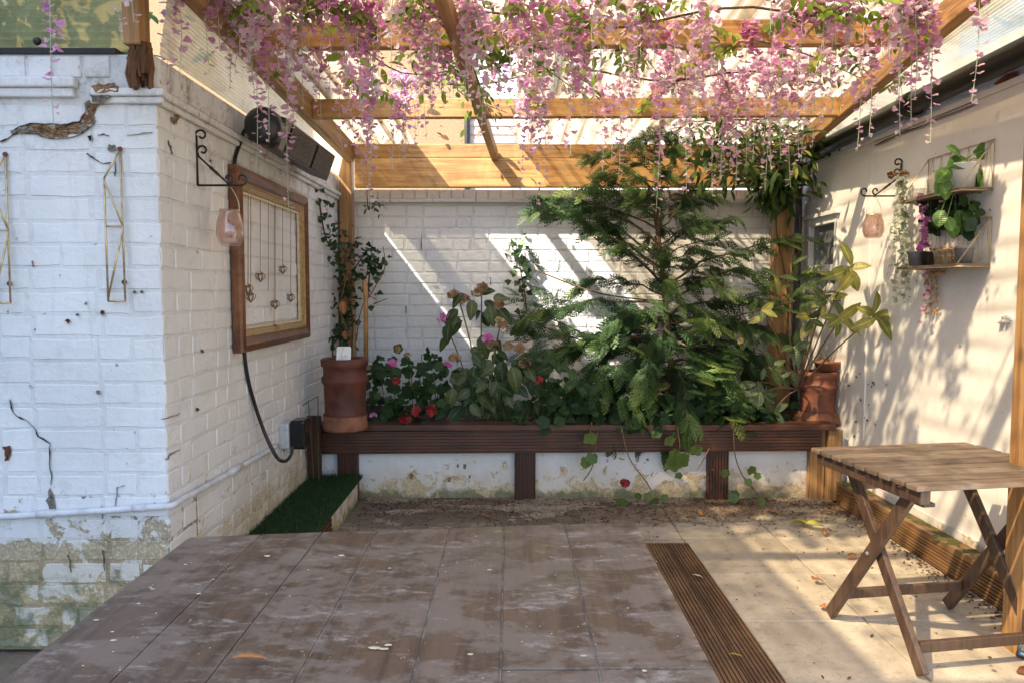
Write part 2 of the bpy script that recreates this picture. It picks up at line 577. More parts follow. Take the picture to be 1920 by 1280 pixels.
M['white_gloss'] = plain('white_gloss', (0.78, 0.78, 0.76), 0.3, 0, 0.06, 10)
M['ink'] = plain('ink', (0.03, 0.03, 0.035), 0.7)
M['cane'] = plain('cane', (0.42, 0.22, 0.07), 0.45, 0, 0.35, 12)
M['twine'] = plain('twine', (0.25, 0.15, 0.075), 0.9, 0, 0.35, 90)
M['twig'] = plain('twig', (0.20, 0.12, 0.07), 0.85, 0, 0.4, 50)
M['bark'] = plain('bark', (0.12, 0.062, 0.036), 0.9, 0, 0.5, 40, 0.6)
M['stem_green'] = plain('stem_green', (0.42, 0.52, 0.36), 0.6, 0, 0.2, 20)
M['stem_dark'] = plain('stem_dark', (0.10, 0.14, 0.045), 0.6, 0, 0.4, 20)
M['wire_green'] = plain('wire_green', (0.10, 0.12, 0.05), 0.5, 0.2, 0.4, 20)
M['zinc'] = plain('zinc', (0.30, 0.31, 0.33), 0.45, 0.4, 0.3, 30)
M['gutter'] = plain('gutter', (0.016, 0.015, 0.015), 0.4, 0, 0.4, 10)
M['fungus'] = plain('fungus', (0.02, 0.02, 0.02), 0.9)
M['pebbledash'] = plain('pebbledash', (0.40, 0.27, 0.15), 0.95, 0, 0.35, 55, 1.0)
M['house_white'] = plain('house_white', (0.74, 0.74, 0.75), 0.8, 0, 0.1, 4)
M['house_brick'] = plain('house_brick', (0.33, 0.19, 0.13), 0.9, 0, 0.35, 8, 0.3)
M['tile'] = plain('tile', (0.58, 0.44, 0.37), 0.85, 0, 0.3, 22, 0.3)
M['slate'] = plain('slate', (0.10, 0.10, 0.11), 0.7, 0, 0.3, 8)
M['moss'] = plain('moss', (0.10, 0.105, 0.03), 0.95, 0, 0.5, 30, 0.6)
M['roof_sheet'] = sheet_mat('roof_sheet', (0.62, 0.53, 0.39), 0.22, 0.42, 0.6, valley=0.95)
M['roof_clear'] = sheet_mat('roof_clear', (0.88, 0.77, 0.58), 0.52, 0.48, 0.6, valley=0.75)
M['polycarb'] = sheet_mat('polycarb', (0.84, 0.77, 0.60), 0.24, 0.32, 0.5, 0.10)
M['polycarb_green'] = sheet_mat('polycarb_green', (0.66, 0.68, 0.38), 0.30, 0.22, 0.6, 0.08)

# petals and leaves
M['petal'] = leafy('petal', (0.68, 0.24, 0.54), (0.84, 0.60, 0.76), (0.90, 0.85, 0.90), 0.60, 0.6)
M['wist_leaf'] = leafy('wist_leaf', (0.10, 0.19, 0.03), (0.26, 0.36, 0.05), (0.42, 0.45, 0.08), 0.45)
M['vine_leaf'] = leafy('vine_leaf', (0.035, 0.075, 0.018), (0.085, 0.14, 0.03), (0.30, 0.30, 0.06), 0.35, 0.4)
M['ivy_leaf'] = leafy('ivy_leaf', (0.022, 0.048, 0.018), (0.05, 0.10, 0.03), (0.13, 0.20, 0.07), 0.2, 0.4)
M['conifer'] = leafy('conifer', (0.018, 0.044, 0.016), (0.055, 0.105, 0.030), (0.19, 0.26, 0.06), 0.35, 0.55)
M['geranium'] = leafy('geranium', (0.018, 0.046, 0.015), (0.040, 0.085, 0.024), (0.10, 0.16, 0.04), 0.3, 0.55)
M['flower_pink'] = leafy('flower_pink', (0.62, 0.10, 0.42), (0.70, 0.22, 0.52), (0.74, 0.36, 0.60), 0.3)
M['flower_red'] = leafy('flower_red', (0.30, 0.02, 0.025), (0.38, 0.045, 0.045), (0.44, 0.09, 0.09), 0.25)
M['flower_dry'] = leafy('flower_dry', (0.34, 0.20, 0.11), (0.44, 0.33, 0.17), (0.55, 0.24, 0.22), 0.3)
M['turf'] = leafy('turf', (0.022, 0.050, 0.018), (0.036, 0.080, 0.024), (0.075, 0.125, 0.045), 0.2, 0.7)
M['silver_leaf'] = leafy('silver_leaf', (0.30, 0.34, 0.26), (0.42, 0.45, 0.36), (0.58, 0.60, 0.50), 0.25, 0.7)
M['succulent'] = leafy('succulent', (0.46, 0.20, 0.09), (0.55, 0.32, 0.14), (0.38, 0.42, 0.20), 0.15, 0.5)
M['dead_leaf'] = leafy('dead_leaf', (0.10, 0.052, 0.026), (0.20, 0.105, 0.05), (0.33, 0.20, 0.10), 0.2, 0.85)
M['shrub_leaf'] = leafy('shrub_leaf', (0.09, 0.16, 0.03), (0.17, 0.27, 0.05), (0.30, 0.38, 0.08), 0.4)
M['hydrangea_leaf'] = leaf_obj('hydrangea_leaf', (0.022, 0.055, 0.018), (0.085, 0.115, 0.030))
M['laurel_leaf'] = leaf_obj('laurel_leaf', (0.16, 0.20, 0.045), (0.36, 0.33, 0.085), 0.35)
M['laurel_dark'] = leaf_obj('laurel_dark', (0.028, 0.055, 0.02), (0.07, 0.10, 0.03), 0.2)
M['pot_leaf'] = leaf_obj('pot_leaf', (0.06, 0.16, 0.03), (0.13, 0.25, 0.05), 0.25, 0.35)
M['leaf_yellow'] = leaf_obj('leaf_yellow', (0.36, 0.38, 0.06), (0.50, 0.48, 0.10))
M['leaf_brown'] = leaf_obj('leaf_brown', (0.33, 0.13, 0.04), (0.45, 0.20, 0.07), 0.15, 0.8)


def glass_jar(name, tint):
    m, nt, b = new_mat(name)
    tl = nd(nt, 'ShaderNodeBsdfTranslucent', {'Color': rgba(tint)})
    gl = nd(nt, 'ShaderNodeBsdfGlossy', {'Color': (1, 1, 1, 1), 'Roughness': 0.06})
    tp = nd(nt, 'ShaderNodeBsdfTransparent', {'Color': rgba(tuple(x ** 0.6 for x in tint))})
    fr = nd(nt, 'ShaderNodeLayerWeight', {'Blend': 0.35}).outputs['Facing']
    a = nd(nt, 'ShaderNodeMixShader', {0: ramp(nt, fr, 0.0, 1.0, 0.80, 0.35), 1: tl.outputs[0], 2: tp.outputs[0]})
    mx = nd(nt, 'ShaderNodeMixShader', {0: ramp(nt, fr, 0.0, 1.0, 0.06, 0.40), 1: a.outputs[0], 2: gl.outputs[0]})
    nt.links.new(mx.outputs[0], nt.nodes['Material Output'].inputs['Surface'])
    nt.nodes.remove(b)
    return m


M['jar_pink'] = glass_jar('jar_pink', (0.92, 0.79, 0.74))
M['jar_clear'] = glass_jar('jar_clear', (0.80, 0.79, 0.75))


def window_glass():
    m, nt, b = new_mat('window_glass')
    b.inputs['Base Color'].default_value = (0.13, 0.15, 0.155, 1)
    b.inputs['Roughness'].default_value = 0.2
    return m


M['window_glass'] = window_glass()


def table_mat():
    """brown stained boards gone chalky and water-marked"""
    m, nt, b = new_mat('table_board')
    p = pos_of(nt)
    pr = pos_of(nt, 4.0)
    g = noise(nt, pr, 2.2, 6, 0.6, 0.6, (18, 1.2, 18))
    col = mixc(nt, ramp(nt, g, 0.35, 0.68), (0.125, 0.078, 0.048), (0.062, 0.038, 0.024))
    n1 = noise(nt, p, 4.6, 12, 0.76, 0.25, (1, 1.5, 1))
    n2 = noise(nt, p, 9.0, 10, 0.78, 0.2, (0.8, 1.7, 1))
    film = ramp(nt, n1, 0.44, 0.565)
    edge = math_(nt, 'MULTIPLY', ramp(nt, n1, 0.44, 0.475), ramp(nt, n1, 0.515, 0.48))
    col = mixc(nt, math_(nt, 'MULTIPLY', film, 0.66), col, (0.220, 0.175, 0.140))
    col = mixc(nt, math_(nt, 'MULTIPLY', edge, 0.3), col, (0.07, 0.046, 0.030))
    col = mixc(nt, math_(nt, 'MULTIPLY', ramp(nt, n2, 0.53, 0.68), 0.8), col, (0.37, 0.335, 0.30))
    gr = noise(nt, p, 2.0, 5, 0.6)
    col = mixc(nt, math_(nt, 'MULTIPLY', ramp(nt, gr, 0.60, 0.72), 0.30), col, (0.17, 0.16, 0.075))
    sp = noise(nt, p, 55, 2, 0.5)
    col = mixc(nt, math_(nt, 'MULTIPLY', ramp(nt, sp, 0.72, 0.75), 0.5), col, (0.44, 0.39, 0.35))
    nt.links.new(col, b.inputs['Base Color'])
    rr = ramp(nt, n1, 0.42, 0.6, 0.42, 0.70)
    nt.links.new(rr, b.inputs['Roughness'])
    b.inputs['Specular IOR Level'].default_value = 0.45
    hg = math_(nt, 'ADD', math_(nt, 'MULTIPLY', g, 0.5), math_(nt, 'MULTIPLY', n2, 0.6))
    nt.links.new(bump(nt, hg, 0.22, 0.004), b.inputs['Normal'])
    return m


M['table_board'] = table_mat()
M['joint'] = plain('joint', (0.27, 0.24, 0.21), 0.9, 0, 0.6, 30)


def paving_mat(name, c, dirt):
    m, nt, b = new_mat(name)
    p = pos_of(nt)
    r = nd(nt, 'ShaderNodeObjectInfo').outputs['Random']
    n1 = noise(nt, p, 3.0, 7, 0.65, 0.6)
    n2 = noise(nt, p, 26, 5, 0.65)
    n3 = noise(nt, p, 110, 2, 0.5)
    y = nd(nt, 'ShaderNodeSeparateXYZ', {0: p}).outputs[1]
    col = mixc(nt, ramp(nt, n1, 0.35, 0.68), c, tuple(x * 0.66 for x in c))
    col = mixc(nt, math_(nt, 'MULTIPLY', ramp(nt, n2, 0.52, 0.72), 0.55), col, tuple(x * 0.45 for x in c))
    n4 = noise(nt, p, 5.5, 9, 0.74, 0.3)
    col = mixc(nt, math_(nt, 'MULTIPLY', ramp(nt, n4, 0.56, 0.72), 0.7), col, tuple(x * 0.38 for x in c))
    col = mixc(nt, math_(nt, 'MULTIPLY', ramp(nt, n3, 0.60, 0.70), 0.45), col, tuple(x * 0.35 for x in c))
    # soil washed out from under the planter
    xx = nd(nt, 'ShaderNodeSeparateXYZ', {0: p}).outputs[0]
    reach = math_(nt, 'ADD', ramp(nt, y, 3.70, 4.35, 0.0, 0.46), ramp(nt, xx, 1.2, 0.3, 0.0, 0.20))
    wash = ramp(nt, math_(nt, 'ADD', reach, noise(nt, p, 7, 10, 0.74, 0.4, (0.7, 1.6, 1))), 0.62, 0.86)
    col = mixc(nt, math_(nt, 'MULTIPLY', wash, 0.85), col, dirt)
    hs = nd(nt, 'ShaderNodeHueSaturation', {'Color': col, 'Value': ramp(nt, r, 0, 1, 0.86, 1.1)})
    nt.links.new(hs.outputs[0], b.inputs['Base Color'])
    b.inputs['Roughness'].default_value = 0.85
    nt.links.new(bump(nt, math_(nt, 'ADD', n2, math_(nt, 'MULTIPLY', n3, 0.5)), 0.25, 0.004), b.inputs['Normal'])
    return m


M['slab'] = paving_mat('slab', (0.52, 0.445, 0.345), (0.135, 0.098, 0.066))
M['ground'] = paving_mat('ground', (0.22, 0.18, 0.13), (0.12, 0.09, 0.06))


def dirt_mat():
    m, nt, b = new_mat('dirt')
    p = pos_of(nt)
    a = noise(nt, p, 14, 9, 0.75, 0.3)
    c = noise(nt, p, 75, 5, 0.7)
    col = mixc(nt, ramp(nt, a, 0.36, 0.66), (0.44, 0.37, 0.28), (0.19, 0.145, 0.105))
    col = mixc(nt, math_(nt, 'MULTIPLY', ramp(nt, c, 0.5, 0.66), 0.6), col, (0.055, 0.040, 0.030))
    col = mixc(nt, math_(nt, 'MULTIPLY', ramp(nt, noise(nt, p, 4, 5, 0.7), 0.58, 0.72), 0.5), col, (0.10, 0.115, 0.045))
    nt.links.new(col, b.inputs['Base Color'])
    b.inputs['Roughness'].default_value = 0.95
    nt.links.new(bump(nt, math_(nt, 'ADD', a, c), 0.8, 0.008), b.inputs['Normal'])
    return m


M['dirt'] = dirt_mat()


# ------------------------------------------------------------------ the setting
YF, XL, YB, XR, YLOW = 2.54, -1.18, 5.30, 2.03, 4.46
props(MB().box(-60, 60, -60, 90, -0.4, -0.014).build('ground', M['ground']), kind='structure',
      label='bare brown ground beneath the paving', cat='ground')

pav = thing('paving', 'buff concrete paving slabs with thin dirty joints', 'paving', (0.4, 2.0, 0))
pav['kind'] = 'structure'
ys = [4.455, 4.19] + [4.19 - 0.478 * k for k in range(1, 12)]
xs = [-1.17, -1.033, -0.555, -0.077, 0.401, 0.879, 1.357, 1.93]
for i in range(len(ys) - 1):
    for j in range(len(xs) - 1):
        g = 0.0022
        t = random.uniform(-0.002, 0.002)
        MB().box(xs[j] + g, xs[j + 1] - g, ys[i + 1] + g, ys[i] - g, -0.05, t).build('slab', M['slab'], pav, bevel=0.004, seg=1)


# ---------------------------------------------------------------- bricks
def brick_mesh(L, h, d, mat, k):
    rr = random.Random(int(L * 1000) + k * 77)
    nx, nz = 4, 3
    V, F = [], []
    for j in range(nz):
        for i in range(nx):
            u = -L / 2 + 0.005 + (L - 0.010) * i / (nx - 1) + rr.uniform(-.003, .003)
            v = -h / 2 + 0.004 + (h - 0.008) * j / (nz - 1) + rr.uniform(-.003, .003)
            V.append((u, -d + rr.uniform(-.0005, .0005), v))
    ring = [0, 1, 2, 3, 7, 11, 10, 9, 8, 4]
    for j in range(nz - 1):
        for i in range(nx - 1):
            a = j * nx + i
            F.append((a, a + 1, a + nx + 1, a + nx))
    b0 = len(V)
    for r_ in ring:
        u, _, v = V[r_]
        V.append((u * (1 + 0.010 / L), 0.003, v * (1 + 0.010 / h)))
    for i in range(len(ring)):
        j = (i + 1) % len(ring)
        F.append((ring[i], b0 + i, b0 + j, ring[j]))
    mb = MB()
    mb.add(V, F)
    me = mb.mesh('brick', mat, False)
    import bmesh
    bm = bmesh.new(); bm.from_mesh(me)
    bmesh.ops.recalc_face_normals(bm, faces=bm.faces)
    bm.to_mesh(me); bm.free()
    return me


def lay_bricks(parent, mat, u0, u1, z0, z1, place, rotz, skip=None, course=0.078, proud=(0.0016, 0.0042)):
    """bricks along u from u0 to u1; place(u, z) is the point on the wall face"""
    SL, HL, J = 0.222, 0.105, 0.012
    lib = {}

    def get(L):
        key = round(L, 3) if L in (SL, HL) else round(L / 0.02) * 0.02
        if key not in lib:
            lib[key] = [brick_mesh(max(key, 0.03), course - 0.009, random.uniform(*proud), mat, k) for k in range(5)]
        return random.choice(lib[key])
    nrow = int(round((z1 - z0) / course))
    for r_ in range(nrow):
        z = z0 + (r_ + 0.5) * course
        u = u0
        k = r_ % 2
        if k: first = HL
        else: first = SL
        while u < u1 - 0.03:
            if u == u0: L = first * random.uniform(0.85, 1.0)
            else:
                k += 1
                L = SL if (k % 2 or random.random() < 0.35) else HL
                L *= random.choice((1, 1, 1, 0.96))
            L = min(L, u1 - u - 0.004)
            if L > 0.03 and not (skip and skip(u + L / 2, z)):
                o = bpy.data.objects.new('brick', get(L))
                COL.objects.link(o)
                o.parent = parent
                p = place(u + L / 2, z + random.uniform(-.003, .003)) - WLOC[parent.name]
                o.location = p
                o.rotation_euler = (random.uniform(-.008, .008), random.uniform(-.008, .008), rotz + random.uniform(-.006, .006))
            u += L + J


CZ = 1.885          # cornice underside
TOPZ = 2.03
# wall facing the viewer
wf = thing('brick_wall', 'white painted brick wall at the left with peeling mossy base and broken cornice', 'wall', (-1.8, YF, 0))
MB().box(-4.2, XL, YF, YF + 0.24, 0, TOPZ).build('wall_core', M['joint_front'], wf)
lay_bricks(wf, M['paint_front'], XL + 0.0, XL + 1.10, 0.0, CZ - 0.02, lambda u, z: Vector((XL - (u - XL), YF, z)), 0.0, proud=(0.0012, 0.0036))
for a, b_ in ((-2.4, -2.27), (-2.26, -2.17), (-2.16, -2.075), (-2.065, -1.98), (-1.97, -1.885), (-1.875, -1.79), (-1.78, -1.70), (-1.69, -1.605), (-1.595, -1.515), (-1.505, -1.42), (-1.41, -1.325)):
    MB().box(a, b_, YF - 0.006, YF + 0.02, 1.955, TOPZ - 0.004).build('brick', M['paint_front'], wf, bevel=0.005)
m = MB()
m.box(-4.2, -1.44, YF - 0.022, YF, 1.888, 1.918)
m.box(-4.2, -1.43, YF - 0.034, YF, 1.918, 1.951)
m.build('cornice', M['paint_front'], wf, bevel=0.006)
m = MB()
m.box(-1.388, XL + 0.032, YF - 0.020, YF, 1.868, 1.890)
m.box(-1.378, XL + 0.042, YF - 0.034, YF, 1.890, 1.915)
m.build('cornice', M['paint_front'], wf, bevel=0.006)


def rough_patch(poly, plane, thick, name, mat, parent, jit=0.004, n=3):
    """irregular scab: outline resampled and jittered, domed a little"""
    pts = []
    for i in range(len(poly)):
        a, b_ = Vector(poly[i]), Vector(poly[(i + 1) % len(poly)])
        for k in range(n):
            q = a.lerp(b_, k / n)
            pts.append(q + Vector((random.uniform(-2.5, 2.5), random.uniform(-2.5, 2.5))) * (1 if k else 0.5))
    c = sum(pts, Vector((0, 0))) / len(pts)
    m = MB()
    V = [plane(p.x, p.y, 0) for p in pts] + [plane(*(c.lerp(p, 0.93)), thick + random.uniform(-jit, jit) * .5) for p in pts]
    k = len(pts)
    mid = [plane(*(c.lerp(p, 0.5)), thick * 0.95 + random.uniform(-jit, jit)) for p in pts]
    V += mid + [plane(c.x, c.y, thick * 0.95)]
    F = []
    for i in range(k):
        j = (i + 1) % k
        F += [(i, j, j + k, i + k), (i + k, j + k, j + 2 * k, i + 2 * k), (i + 2 * k, j + 2 * k, 3 * k)]
    m.add(V, F)
    return m.build(name, mat, parent)


def pl_front(px, py, d): return at_y(px, py, YF - d)
def pl_left(px, py, d): return at_x(px, py, XL + d)
def pl_back(px, py, d): return at_y(px, py, YB - d)
def pl_right(px, py, d): return at_x(px, py, XR - d)


def crack_or_shade(pts, plane, parent, wdt=2.0, mat='crack_or_shade', d=0.0078):
    m = MB()
    pp = []
    for i in range(len(pts) - 1):
        a, b_ = Vector(pts[i]), Vector(pts[i + 1])
        for k in range(3):
            pp.append(a.lerp(b_, k / 3) + Vector((random.uniform(-1.5, 1.5), random.uniform(-1.5, 1.5))))
    pp.append(Vector(pts[-1]))
    V, F = [], []
    for i, p in enumerate(pp):
        t = (pp[min(i + 1, len(pp) - 1)] - pp[max(i - 1, 0)]).normalized()
        n = Vector((-t.y, t.x)) * wdt * random.choice((0.12, 0.2, 0.3, 0.45, 0.6))
        V += [plane(*(p - n), d), plane(*(p + n), d), plane(*(p - n), 0), plane(*(p + n), 0)]
        if i:
            a, b_ = (i - 1) * 4, i * 4
            F += [(a, a + 1, b_ + 1, b_), (a, b_, b_ + 2, a + 2), (a + 1, a + 3, b_ + 3, b_ + 1)]
    m.add(V, F)
    return m.build('crack_or_shade', M[mat], parent)


rough_patch([(18, 252), (30, 240), (52, 236), (75, 233), (95, 238), (118, 234), (140, 232), (160, 230), (168, 238), (158, 250), (140, 252), (122, 258), (100, 260), (82, 256), (62, 249), (35, 250)],
            pl_front, 0.006, 'bare_patch', M['bare_brick'], wf, jit=0.005, n=4)
rough_patch([(160, 192), (172, 188), (188, 192), (181, 203), (177, 216), (176, 228), (166, 234), (156, 231), (164, 214)],
            pl_front, 0.0065, 'bare_patch', M['bare_brick'], wf, jit=0.005, n=4)
rough_patch([(20, 246), (42, 236), (60, 238), (66, 246), (44, 250), (24, 254)], pl_front, 0.0085, 'bare_patch', M['mortar_grey'], wf, jit=0.003)
rough_patch([(138, 240), (158, 232), (166, 240), (150, 250)], pl_front, 0.0085, 'bare_patch', M['mortar_grey'], wf, jit=0.003)
crack_or_shade([(20, 248), (44, 235), (75, 231), (110, 234), (150, 229), (160, 212), (158, 194)], pl_front, wf, 3.0, d=0.009)  # dark ribbon drawn as the shadow line under the broken top edge
crack_or_shade([(30, 251), (62, 250), (84, 258), (112, 261), (150, 253), (166, 240), (180, 226)], pl_front, wf, 1.6, d=0.009)
rough_patch([(170, 162), (180, 157), (197, 158), (214, 156), (224, 165), (222, 174), (205, 172), (190, 177), (176, 174)], pl_front, 0.036, 'bare_patch', M['bare_brick'], wf)
rough_patch([(168, 176), (188, 173), (208, 182), (194, 196), (172, 190)], pl_front, 0.03, 'bare_patch', M['mortar_grey'], wf)
rough_patch([(150, 218), (160, 214), (160, 224), (151, 225)], pl_front, 0.012, 'bare_patch', M['red_brick'], wf)
rough_patch([(5, 837), (20, 834), (22, 850), (16, 862), (9, 862), (8, 848)], pl_front, 0.009, 'rust_stain', M['rust'], wf)
rough_patch([(202, 272), (214, 270), (218, 280), (208, 286), (200, 280)], pl_front, 0.009, 'bare_patch', M['mortar_grey'], wf)
rough_patch([(164, 255), (172, 253), (170, 266)], pl_front, 0.012, 'bare_patch', M['crack_or_shade'], wf)
rough_patch([(86, 938), (94, 912), (100, 930), (104, 955), (92, 952)], pl_front, 0.0085, 'stain', M['mortar_grey'], wf)
crack_or_shade([(0, 266), (22, 254), (45, 243)], pl_front, wf, 4)
crack_or_shade([(18, 748), (24, 772), (36, 783), (52, 788), (66, 806), (74, 820), (94, 830), (92, 858), (96, 890), (95, 908)], pl_front, wf, 2.6)
crack_or_shade([(163, 289), (173, 296), (186, 305), (212, 307)], pl_front, wf, 2.4)
crack_or_shade([(183, 254), (196, 252), (205, 255)], pl_front, wf, 1.6)
crack_or_shade([(236, 254), (262, 252), (285, 249)], pl_front, wf, 1.0)
crack_or_shade([(214, 300), (217, 318), (214, 330)], pl_front, wf, 1.6)
crack_or_shade([(216, 948), (220, 912), (234, 909)], pl_front, wf, 1.6)
crack_or_shade([(191, 948), (192, 972)], pl_front, wf, 2.2)
crack_or_shade([(128, 1040), (133, 1072)], pl_front, wf, 2)
crack_or_shade([(193, 1030), (196, 1070)], pl_front, wf, 2)
crack_or_shade([(60, 490), (62, 500)], pl_front, wf, 3, 'rust')
for (px, py, s) in ((127, 602, 5), (192, 586, 5), (252, 547, 3), (266, 547, 3), (145, 589, 3), (184, 735, 4), (160, 568, 3)):
    rough_patch([(px - s, py), (px, py - s * 0.8), (px + s * 0.8, py), (px, py + s)], pl_front, 0.012, 'chip', M['rust'] if s > 4 else M['mortar_grey'], wf, n=2)
MB().box(-4.2, -1.30, YF - 0.012, YF + 0.05, TOPZ + 0.001, TOPZ + 0.018).build('flashing', M['iron'], wf)

# wall returning into the alcove
wl = thing('brick_wall', 'cream painted brick wall behind the picture frame and patio heater', 'wall', (XL, 3.9, 0))
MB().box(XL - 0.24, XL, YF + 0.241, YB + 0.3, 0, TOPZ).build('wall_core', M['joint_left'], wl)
MB().box(XL - 0.23, XL, YF + 0.002, YF + 0.24, 0.001, TOPZ - 0.001).build('wall_end', M['paint_left'], wl) if False else None
lay_bricks(wl, M['paint_left'], YF + 0.004, YB - 0.05, 0.078 * 2, CZ - 0.02, lambda u, z: Vector((XL, u, z)), math.pi / 2,
           skip=lambda u, z: (u > 4.45 and z < 0.42))
m = MB()
m.box(XL, XL + 0.020, YF + 0.003, YB - 0.02, 1.868, 1.890)
m.box(XL, XL + 0.034, YF + 0.003, YB - 0.03, 1.890, 1.915)
m.build('cornice', M['paint_left'], wl, bevel=0.006)
u = YF + 0.02
while u < YB - 0.2:
    MB().box(XL - 0.01, XL + 0.006, u, u + 0.082, 1.93, TOPZ - 0.003).build('coping_brick', M['paint_left'], wl, bevel=0.004)
    u += 0.088
crack_or_shade([(300, 786), (320, 780), (338, 774)], pl_left, wl, 1.6, 'rust')
crack_or_shade([(312, 862), (322, 850), (338, 842)], pl_left, wl, 1.8, 'rust')
crack_or_shade([(315, 264), (320, 275), (323, 290)], pl_left, wl, 2.0)
rough_patch([(322, 220), (338, 218), (332, 230), (327, 233)], pl_left, 0.012, 'bare_patch', M['bare_brick'], wl)
for (px, py) in ((396, 302), (381, 658), (372, 767)):
    rough_patch([(px - 2.5, py), (px, py - 3), (px + 2, py), (px, py + 3)], pl_left, 0.011, 'chip', M['crack_or_shade'], wl, n=2)

# back wall
wb = thing('brick_wall', 'white painted brick wall at the back behind the planter', 'wall', (0.4, YB, 0))
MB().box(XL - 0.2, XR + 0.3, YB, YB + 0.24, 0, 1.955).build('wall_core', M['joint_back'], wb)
lay_bricks(wb, M['paint_back'], XL + 0.01, XR - 0.02, 0.44, 0.44 + 18 * 0.078, lambda u, z: Vector((u, YB, z)), 0.0,
           skip=lambda u, z: z < 0.62 and u > 0.2)
m = MB()
x = XL + 0.05
while x < XR - 0.05:
    L = random.choice((0.235, 0.32, 0.30))
    x1 = min(x + L, XR - 0.02)
    MB().box(x, x1 - 0.004, YB - 0.045 + random.uniform(-.004, .004), YB + 0.01, 1.864, 1.888).build('coping_tile', M['paint_back'], wb, bevel=0.004)
    x = x1
x = XL + 0.09
while x < XR - 0.1:
    MB().box(x, x + 0.078, YB - 0.012, YB + 0.01, 1.892, 1.953).build('coping_brick', M['paint_back'], wb, bevel=0.005)
    x += 0.086
for (px, py, w_) in ((761, 580, 2.2), (918, 527, 1.8)):
    crack_or_shade([(px, py - 6), (px + 1, py + 7)], pl_back, wb, w_)
crack_or_shade([(790, 440), (790, 470)], pl_back, wb, 1.2)

# low white wall under the planter
lw = thing('low_wall', 'low white plastered wall under the planter with damp ochre stains', 'wall', (0.4, YLOW, 0))
MB().box(XL, XR, YLOW, YLOW + 0.1, -0.01, 0.42).build('plaster_face', M['paint_low'], lw)
for (px, py, s, mt) in ((858, 873, 5, 'mortar_grey'), (872, 873, 5, 'mortar_grey'), (772, 892, 7, 'bare_brick'), (842, 898, 6, 'bare_brick'), (880, 893, 4, 'mortar_grey'), (950, 873, 6, 'slip'), (1020, 895, 7, 'slip')):
    p = [(px + s * 0.55 * math.cos(a), py + s * math.sin(a)) for a in np.linspace(0, 2 * math.pi, 7)[:-1]]
    rough_patch(p, lambda px_, py_, d: at_y(px_, py_, YLOW - d), 0.004, 'stain', M[mt], lw, jit=0.001, n=2)

# right wall with its little window
wr = thing('rendered_wall', 'smooth white rendered wall on the right with dappled sunlight', 'wall', (XR, 3.6, 0))
WY0, WY1, WZ0, WZ1 = 4.64, 5.12, 1.37, 1.72
m = MB()
m.box(XR, XR + 0.2, 1.0, WY0, 0, 2.07)
m.box(XR, XR + 0.2, WY0, WY1, 0, WZ0)
m.box(XR, XR + 0.2, WY0, WY1, WZ1, 2.07)
m.box(XR, XR + 0.2, WY1, YB, 0, 2.07)
m.build('wall_core', M['render_right'], wr, fix=False)
MB().box(XR - 0.012, XR + 0.16, 1.0, YB - 0.05, 2.072, 2.10).build('ledge', M['render_right'], wr, bevel=0.004)
MB().box(XR + 0.02, XR + 0.16, 1.0, YB - 0.05, 2.102, 2.30).build('upper_wall', M['render_right'], wr)
MB().box(XR - 0.006, XR, 4.22, 4.232, 0.4, 2.06).build('panel_joint', M['render_right'], wr)
for poly, mt in ((((1862, 158), (1885, 138), (1908, 132), (1908, 158), (1880, 170), (1874, 162)), 'red_brick'),
                 (((1697, 236), (1715, 222), (1732, 226), (1728, 240), (1706, 246)), 'red_brick')):
    rough_patch(poly, lambda px_, py_, d: at_x(px_, py_, XR + 0.02 - d), 0.018, 'bare_patch', M[mt], wr)
crack_or_shade([(1640, 272), (1700, 246), (1760, 222), (1830, 194)], pl_right, wr, 2.4, 'rust', d=0.016)
for k in range(26):
    px, py = random.choice(((random.uniform(1585, 1640), random.uniform(690, 840)), (random.uniform(1650, 1890), random.uniform(300, 800))))
    s = random.uniform(0.8, 2.0)
    rough_patch([(px - s, py), (px, py - s), (px + s, py), (px, py + s * 1.5)], pl_right, 0.003, 'chip', M['crack_or_shade'], wr, n=2, jit=0.0005)

win = thing('window', 'small dark window with white wooden frame in the right wall', 'window', (XR, 4.88, WZ0))
m = MB()
f = 0.045
m.box(XR - 0.006, XR + 0.05, WY0 + .001, WY0 + f, WZ0 + .001, WZ1 - .001)
m.box(XR - 0.006, XR + 0.05, WY1 - f, WY1 - .001, WZ0 + .001, WZ1 - .001)
m.box(XR - 0.004, XR + 0.05, WY0 + f, WY1 - f, WZ1 - f, WZ1 - .001)
m.box(XR - 0.004, XR + 0.05, WY0 + f, WY1 - f, WZ0 + .001, WZ0 + f)
m.build('frame', M['white_gloss'], win, bevel=0.003)
MB().box(XR + 0.03, XR + 0.036, WY0 + f, WY1 - f, WZ0 + f, WZ1 - f).build('pane', M['window_glass'], win)
MB().box(XR - 0.03, XR - 0.001, WY0 - 0.03, WY1 + 0.02, WZ1 + 0.004, WZ1 + 0.030).build('lintel', M['white_gloss'], win, bevel=0.003)
MB().box(XR - 0.035, XR - 0.001, WY0 - 0.03, WY1 + 0.02, WZ0 - 0.032, WZ0 - 0.006).build('sill', M['stain'], win, bevel=0.003)

# ---------------------------------------------------------------- pergola
def zr(y): return 2.335 - 0.04 * (y - 3.09)


pg = thing('pergola', 'golden timber pergola with posts, purlins and corrugated translucent roof', 'pergola', (0.35, 3.9, 0))


def timber(p0, p1, w_, h_, name, mat, up=(0, 0, 1), parent=pg):
    return MB().bar(p0, p1, w_, h_, up).build(name, M[mat], parent, bevel=0.005)


